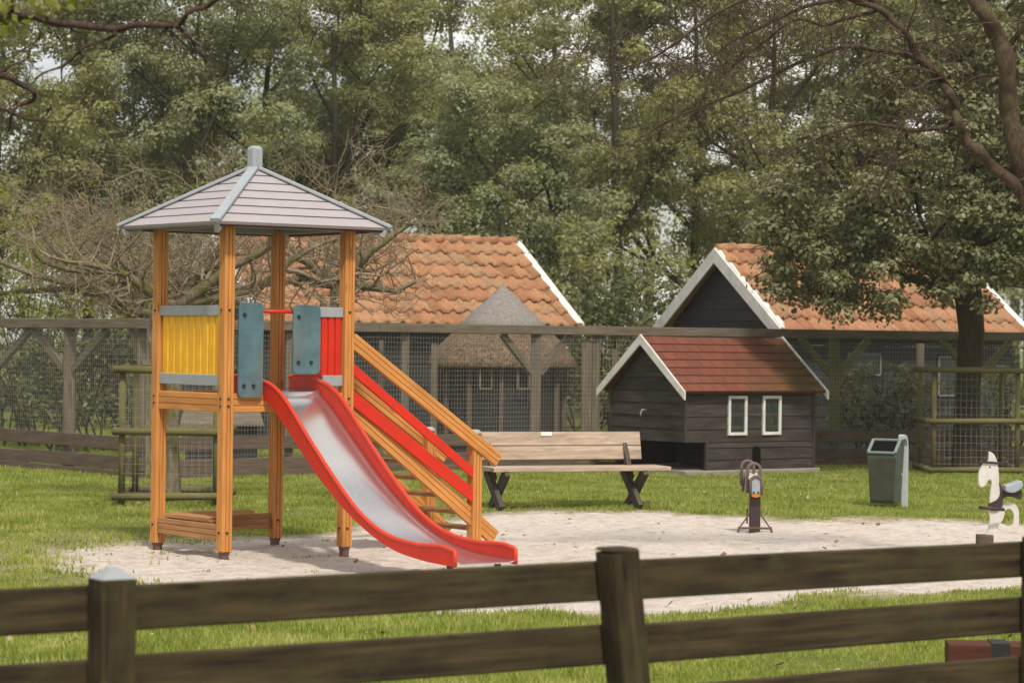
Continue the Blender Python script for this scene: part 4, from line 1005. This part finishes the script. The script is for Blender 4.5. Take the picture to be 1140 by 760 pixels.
# shrubs
def shrub(name, label, x, d, w_, dp, h, mat, ncl, per=110, ls=.08, z0=.1, cat='shrub', upr=.5, grp=None):
    base = gx(x, d); root = empty(name, base, label, cat, grp); m = MB(); cs = []
    for k in range(9):
        a = rng.uniform(0, 6.28); t_ = []; limb(m, base + Vector((rng.uniform(-.3, .3) * w_, rng.uniform(-.3, .3) * dp, 0)), Vector((math.cos(a) * .5 * w_ / h, math.sin(a) * .5, 1)), h * .6, .022, 2, t_, .25)
    for k in range(ncl):
        a, u_, r = rng.uniform(0, 6.28), rng.uniform(-1, 1), rng.uniform(.3, 1) ** .5
        cs.append((base.x + w_ / 2 * r * math.cos(a) * math.sqrt(1 - u_ * u_ * .6), base.y + dp / 2 * r * math.sin(a), (h + z0) / 2 + (h - z0) / 2 * u_ * r))
    m.build('stems', M['bark_dark'], root, fix=False)
    V = clump_leaves(cs, [rng.uniform(.16, .34) for _ in cs], per, ls); npmesh('foliage', V, np.arange(len(V)).reshape(-1, 4), M[mat], root); return root
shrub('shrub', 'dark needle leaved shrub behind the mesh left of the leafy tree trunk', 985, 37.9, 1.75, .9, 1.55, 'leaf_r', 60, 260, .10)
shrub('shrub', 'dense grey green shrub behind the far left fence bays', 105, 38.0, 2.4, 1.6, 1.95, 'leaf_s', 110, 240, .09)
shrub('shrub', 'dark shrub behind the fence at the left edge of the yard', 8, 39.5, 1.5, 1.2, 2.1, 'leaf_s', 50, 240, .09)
shrub('shrub', 'pale leaved bush behind the right bays of the aviary fence', 1120, 39.0, 1.2, .8, 1.5, 'leaf_b', 30, 200, .09)
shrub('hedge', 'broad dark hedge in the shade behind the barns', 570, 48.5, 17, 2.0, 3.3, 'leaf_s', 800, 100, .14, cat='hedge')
shrub('shrub', 'yellow green bush above the fence at the far left', 20, 40.5, 1.5, 1.0, 4.4, 'leaf_y', 30, 150, .10, z0=2.9)
shrub('shrub', 'sunlit olive undergrowth between the two barns', 690, 50.5, 3.4, 1.5, 4.6, 'leaf_a', 190, 120, .12)
shrub('shrub', 'sunlit bush behind the left side of the orange barn', 150, 49.5, 6, 2, 4.4, 'leaf_b', 160, 130, .13)

shrub('shrub', 'wide green bush behind the bare twigs at the far left', 60, 47.0, 5.5, 1.8, 3.9, 'leaf_b', 190, 130, .12)
shrub('shrub', 'green bush with yellow green tips just behind the left bare tree', 95, 37.6, 2.6, 1.0, 3.35, 'leaf_y', 60, 110, .085, z0=1.9)
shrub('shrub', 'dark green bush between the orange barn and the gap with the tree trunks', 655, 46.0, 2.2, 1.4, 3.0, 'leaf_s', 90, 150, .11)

# leafy tree in the right guard
tb = gx(1076, 35.05); lt = empty('leafy_tree', tb, 'dark trunked tree with glossy leaves standing in the right guard', 'tree')
m = MB(); tips = []
tp_ = [tb - Z * .1, tb + Vector((-.01, 0, .5)), tb + Vector((.0, 0, 1.2)), tb + Vector((.05, 0, 2.0)), tb + Vector((.0, 0, 2.5)), tb + Vector((-.06, 0, 3.2)), tb + Vector((0, .1, 4.4)), tb + Vector((0.1, .1, 5.6))]
m.tube(tp_, [.23, .185, .18, .185, .20, .14, .10, .04], 14, caps=False)
for i, (dx, dz, ln) in enumerate(((-1, .30, 2.4), (-1, .05, 2.2), (1, .45, 2.2), (1, .1, 1.6), (-.7, .8, 2.2), (.7, .9, 2.0), (-.2, 1.2, 1.8), (.1, .6, 1.5), (-.9, .5, 2.6), (.8, .3, 2))):
    limb(m, tp_[4 + (i % 4)], Vector((dx, rng.uniform(-.6, .6), dz)), ln * .8, .07, 2, tips, .22, (2, 3), .6, .06)
m.build('trunk', M['bark_dark'], lt, fix=False)
cs = []; 
def inleaf(P):
    px = 570 + P[0] * F / P[1]; py = 380 - (P[2] - H) * F / P[1] + ROLL * (px - 570)
    low = (336 if px > 985 else (345 - (985 - px) * .03 if px > 880 else 338 - (880 - px) * .5)) + 8 * math.sin(px * .11) + 5 * math.sin(px * .29)
    if 1000 < px < 1045: low = 326
    if px > 1100: low = 318
    left = 838 + max(0, 230 - py) * .75 + (18 if py > 270 else 0)
    return py < low and px > left
tries = 0
while len(cs) < 560 and tries < 20000:
    tries += 1; fx_, fz = rng.uniform(-1, .75), rng.uniform(0, 1)
    th_k = math.sqrt(max(0, 1 - abs(fx_) ** 2.5)) * (1 - .5 * fz ** 3)
    P = (tb.x + 3.35 * fx_, tb.y + rng.choice((-1, 1)) * rng.uniform(.3, 1) ** .5 * 1.9 * th_k, 2.15 + 4.6 * fz)
    if inleaf(P): cs.append(P)
cs += [tuple(t[0]) for t in tips if t[1] < 2 and inleaf(t[0])]
V = clump_leaves(cs, [rng.uniform(.18, .42) for _ in cs], 600, .085, .6, .5, .62); npmesh('crown', V, np.arange(len(V)).reshape(-1, 4), M['leaf_r'], lt)

# bare twiggy trees
def twiggy(m, p, d, ln, r, depth, wig=.35, kids=(3, 5), upb=.05, box=None):
    nseg = 5; pts = [p]; rad = [r]; dd = d.normalized()
    for i in range(nseg):
        dd = (dd + Vector((rng.gauss(0, wig), rng.gauss(0, wig), rng.gauss(0, wig) + upb)) * .7).normalized()
        q = pts[-1] + dd * ln / nseg
        if box and (q.z < box[0] and dd.z < 0): dd.z = abs(dd.z); q = pts[-1] + dd * ln / nseg
        if box and (q.z > box[1] and dd.z > 0): dd.z *= -.5; q = pts[-1] + dd * ln / nseg
        pts.append(q); rad.append(max(.003, r * (1 - .5 * (i + 1) / nseg)))
    m.tube(pts, rad, 7 if r > .03 else 4 if r > .009 else 3, caps=False)
    if depth > 0:
        for k in range(rng.randint(*kids)):
            i = rng.randint(1, nseg); a = Vector((rng.gauss(0, 1), rng.gauss(0, .8), rng.gauss(0, .8))); a = (a - dd * a.dot(dd)).normalized()
            twiggy(m, pts[i], dd * .6 + a, ln * rng.uniform(.5, .8), max(.0036, rad[i] * .62), depth - 1, wig, kids, upb, box)
def bare(label, x, d, zc, r0, limbs, ztop, zlow, depth=3, name='bare_tree', leafy=None, tw=.05):
    b = gx(x, d); root = empty(name, b, label, 'tree'); m = MB(); top = b + Vector((.04, 0, zc))
    m.tube([b - Z * .1, b + Vector((-.03, 0, zc * .35)), b + Vector((.03, 0, zc * .7)), top], [r0 * 1.25, r0, r0 * .92, r0 * 1.0], 12, caps=False)
    tm = MB(); ends = []
    for (dx, dy, dz, ln) in limbs:
        pts = [top]; dd = Vector((dx, dy, dz)).normalized(); rad = [r0 * .62]
        for i in range(7):
            dd = (dd + Vector((rng.gauss(0, .25), rng.gauss(0, .15), rng.gauss(0, .22)))).normalized(); dd.z = max(dd.z, -.15)
            pts.append(pts[-1] + dd * ln / 7); rad.append(r0 * .62 * (1 - .75 * (i + 1) / 7) * rng.uniform(.85, 1.15))
        m.tube(pts, rad, 8, caps=False)
        for i in range(1, 8):
            for k in range(2):
                a = Vector((rng.gauss(0, 1), rng.gauss(0, .7), rng.gauss(.45, .9)))
                twiggy(tm, pts[i], a, rng.uniform(.5, 1.0), max(.012, rad[i] * .4), depth, .34, (2, 3), .08, (zlow, ztop + rng.uniform(-.5, 1.0))); ends.append(pts[i])
    m.build('trunk', M['bark_knot'], root, fix=False); tm.build('twigs', M['bark_fine'], root, fix=False)
    if leafy:
        c2 = [tuple(e + Vector((rng.gauss(0, .4), rng.gauss(0, .3), rng.gauss(.1, .4)))) for e in ends for _ in range(2)]
        V = clump_leaves(c2, [.16] * len(c2), leafy[0], leafy[1]); npmesh('leaves', V, np.arange(len(V)).reshape(-1, 4), M[leafy[2]], root)
    return root
bare('knotted bare tree with dense twigs inside the guard behind the tower', 190, 26.6, 2.15, .105, [(-1, .3, .35, 2.0), (1, .4, .5, 2.0), (1, .1, .2, 2.5), (-.5, .5, 1, 1.3), (-1, -.1, .15, 1.5), (.6, .3, .9, 1.6)], 3.75, 2.05)
bare('wide bare twiggy tree behind the fence at the left', 163, 34.0, 2.1, .11, [(-1, .2, .3, 2.4), (-1, .1, .12, 2.8), (-1, -.1, .5, 2.2), (.6, .3, .9, 1.3), (-.6, .3, .9, 1.8), (-1, .15, .2, 3.2)], 4.0, 2.05, leafy=(90, .07, 'leaf_y'))
bare('mossy gnarled bare tree in front of the orange barn roof', 372, 35.2, 2.6, .13, [(-1, .1, .25, 1.9), (1, .1, .15, 1.2), (.7, .1, .6, 1.6), (-.6, .2, .8, 1.6), (-1, 0, .0, 1.2), (.3, .2, 1, 1.5)], 4.1, 2.1)

# overhanging branches: limbs drawn as curves, twigs grown from them
def arm(m, pxs, d, r0, r1, n=5, tm=None, ntw=0, tl=(.3, .7), tdep=2, tdir=None, dd=0, mk=.0026):
    pts = [Vector(p) for p in curve([tuple(at(x, y, d + dd * i / len(pxs))) for i, (x, y) in enumerate(pxs)], n)]
    k = len(pts); pts = [p + Vector((0, .05 * math.sin(i * .9), 0)) for i, p in enumerate(pts)]
    rad = [(r0 + (r1 - r0) * i / (k - 1)) * (1 + .08 * math.sin(i * 1.7)) for i in range(k)]
    m.tube(pts, rad, 10 if r0 > .03 else 7)
    for j in range(int(ntw * .5)):
        i = rng.randint(1, k - 1); a = Vector(tdir or (0, 0, 0)) + Vector((rng.gauss(0, .9), rng.gauss(0, .6), rng.gauss(0, .8)))
        twiggy(tm, pts[i], a, rng.uniform(*tl), max(mk, rad[i] * .3), tdep, .2, (2, 3), 0)
def q4(l): return [(740 + x / 2.85, y / 2.85) for x, y in l]
def q1(l): return [(x / 2.85, y / 2.85) for x, y in l]
rb = gx(1222, 20); rt = empty('overhanging_tree', rb, 'bare leaning tree with long twiggy limbs over the right of the yard', 'tree')
m, tm = MB(), MB(); D_ = 20
arm(m, [(1222, 640), (1216, 500), (1205, 380), (1180, 290), (1150, 235), (1136, 185), (1124, 120), (1117, 55), (1098, 20), (1078, -15), (1060, -60)], D_, .11, .055)
arm(m, [(1150, 235), (1128, 205), (1100, 180), (1078, 158), (1065, 133), (1060, 112), (1045, 88), (1026, 66), (1008, 38), (985, 15), (955, 2), (930, -10)], D_, .052, .02, tm=tm, ntw=34, tdir=(-.6, 0, .2))
arm(m, [(1061, 105), (1045, 82), (1020, 66), (985, 57), (940, 53), (908, 62), (872, 78), (838, 95), (800, 112), (770, 123), (735, 140), (705, 160)], D_, .027, .006, tm=tm, ntw=64, tdir=(-.5, 0, -.1))
arm(m, [(1066, 136), (1045, 143), (1010, 145), (988, 140), (960, 138), (930, 146), (905, 157), (880, 168), (850, 184)], D_, .023, .006, tm=tm, ntw=34, tdir=(-.4, 0, -.4))
arm(m, [(1010, 146), (1009, 166), (993, 180), (982, 205), (968, 225), (943, 232)], D_, .017, .006, tm=tm, ntw=12, tdir=(-.3, 0, -.4))
arm(m, [(975, 12), (945, 20), (915, 28), (885, 22), (860, 40), (830, 62), (805, 85)], D_, .02, .005, tm=tm, ntw=44, tdir=(-.6, 0, -.2))
arm(m, [(985, 15), (960, -4), (920, 2), (880, 14), (850, 30), (820, 44), (795, 62), (765, 90)], D_ + .4, .024, .005, tm=tm, ntw=48, tdir=(-.6, 0, -.2))
arm(m, [(960, 0), (900, -12), (840, -4), (790, 20), (750, 50), (715, 70), (680, 80)], D_ - .4, .022, .005, tm=tm, ntw=56, tdir=(-.6, 0, -.3))
arm(m, [(1117, 60), (1140, 30), (1165, 0)], D_, .03, .02, tm=tm, ntw=8)
arm(m, [(1066, 100), (1090, 85), (1112, 84)], D_, .012, .008, tm=tm, ntw=8)
m.build('trunk', M['bark_right'], rt); tm.build('twigs', M['bark_rt'], rt, fix=False)
lb = Vector((-2.75, 10.2, 0)); lf = empty('overhanging_tree', lb, 'bare tree whose dark branch hangs in over the top left corner', 'tree')
m, tm = MB(), MB(); D_ = 10.2
arm(m, [(-158, 860), (-150, 600), (-160, 350), (-140, 150), (-110, 70), (-60, 30), (-20, 22)], D_, .10, .03)
arm(m, [(-40, 26)] + q1([(0, 62), (60, 50), (150, 64), (300, 90), (420, 85), (560, 75), (620, 30), (700, 0), (760, -20)]), D_, .022, .008, tm=tm, ntw=12, tl=(.08, .25), tdep=1, mk=.0025)
arm(m, q1([(555, 78), (600, 118), (622, 150), (650, 190), (655, 235)]), D_, .011, .004, tm=tm, ntw=4, tl=(.05, .14), tdep=1, mk=.0022)
arm(m, q1([(365, 105), (280, 150), (180, 215), (100, 262)]), D_, .008, .004, tm=tm, ntw=3, tl=(.05, .2), tdep=1, mk=.0022)
arm(m, [(-120, 90), (-50, 84)] + q1([(0, 240), (60, 265), (115, 300), (60, 340), (20, 412)]), D_, .02, .006, tm=tm, ntw=6, tl=(.08, .25), tdep=1, mk=.0022)
arm(m, [(-60, 100)] + q1([(0, 345), (90, 378), (180, 385), (250, 350), (300, 320)]), D_ + .5, .008, .003, tm=tm, ntw=5, tl=(.08, .2), tdep=1, mk=.0022)
arm(m, q1([(20, 60), (45, 10), (70, -40)]), D_, .013, .008)
arm(m, q1([(-20, 225), (40, 215), (90, 170), (120, 140)]), D_ + .4, .006, .003, tm=tm, ntw=4, tl=(.08, .2), tdep=1, mk=.0022)
c2 = [tuple(at(x, y, D_)) for x, y in ((8, 14), (30, 22), (52, 10), (84, 4), (12, 34), (0, 5))]
m.build('trunk', M['bark_plum'], lf); tm.build('twigs', M['bark_plum'], lf, fix=False)
V = clump_leaves(c2, [.09] * 6, 500, .05); npmesh('leaves', V, np.arange(len(V)).reshape(-1, 4), M['leaf_y'], lf)

# ------------------------------------------------------------------ thin summer haze
m = MB(); m.v = [(x, y, z) for x in (-410, 410) for y in (-50, 715) for z in (-1.2, 20)]
m.f = [(0, 1, 3, 2), (4, 6, 7, 5), (0, 4, 5, 1), (2, 3, 7, 6), (0, 2, 6, 4), (1, 5, 7, 3)]; m.sm = [False] * 6; m.uv = [(0, 0)] * 24
hm = bpy.data.materials.new('haze'); hm.use_nodes = True; t_ = hm.node_tree; t_.nodes.remove(t_.nodes['Principled BSDF'])
vn = t_.nodes.new('ShaderNodeVolumePrincipled'); vn.inputs['Color'].default_value = (.98, .96, .90, 1); vn.inputs['Density'].default_value = HAZE; vn.inputs['Anisotropy'].default_value = .2
t_.links.new(vn.outputs[0], t_.nodes['Material Output'].inputs['Volume'])
hz = m.build('haze', hm); tag(hz, kind='stuff')
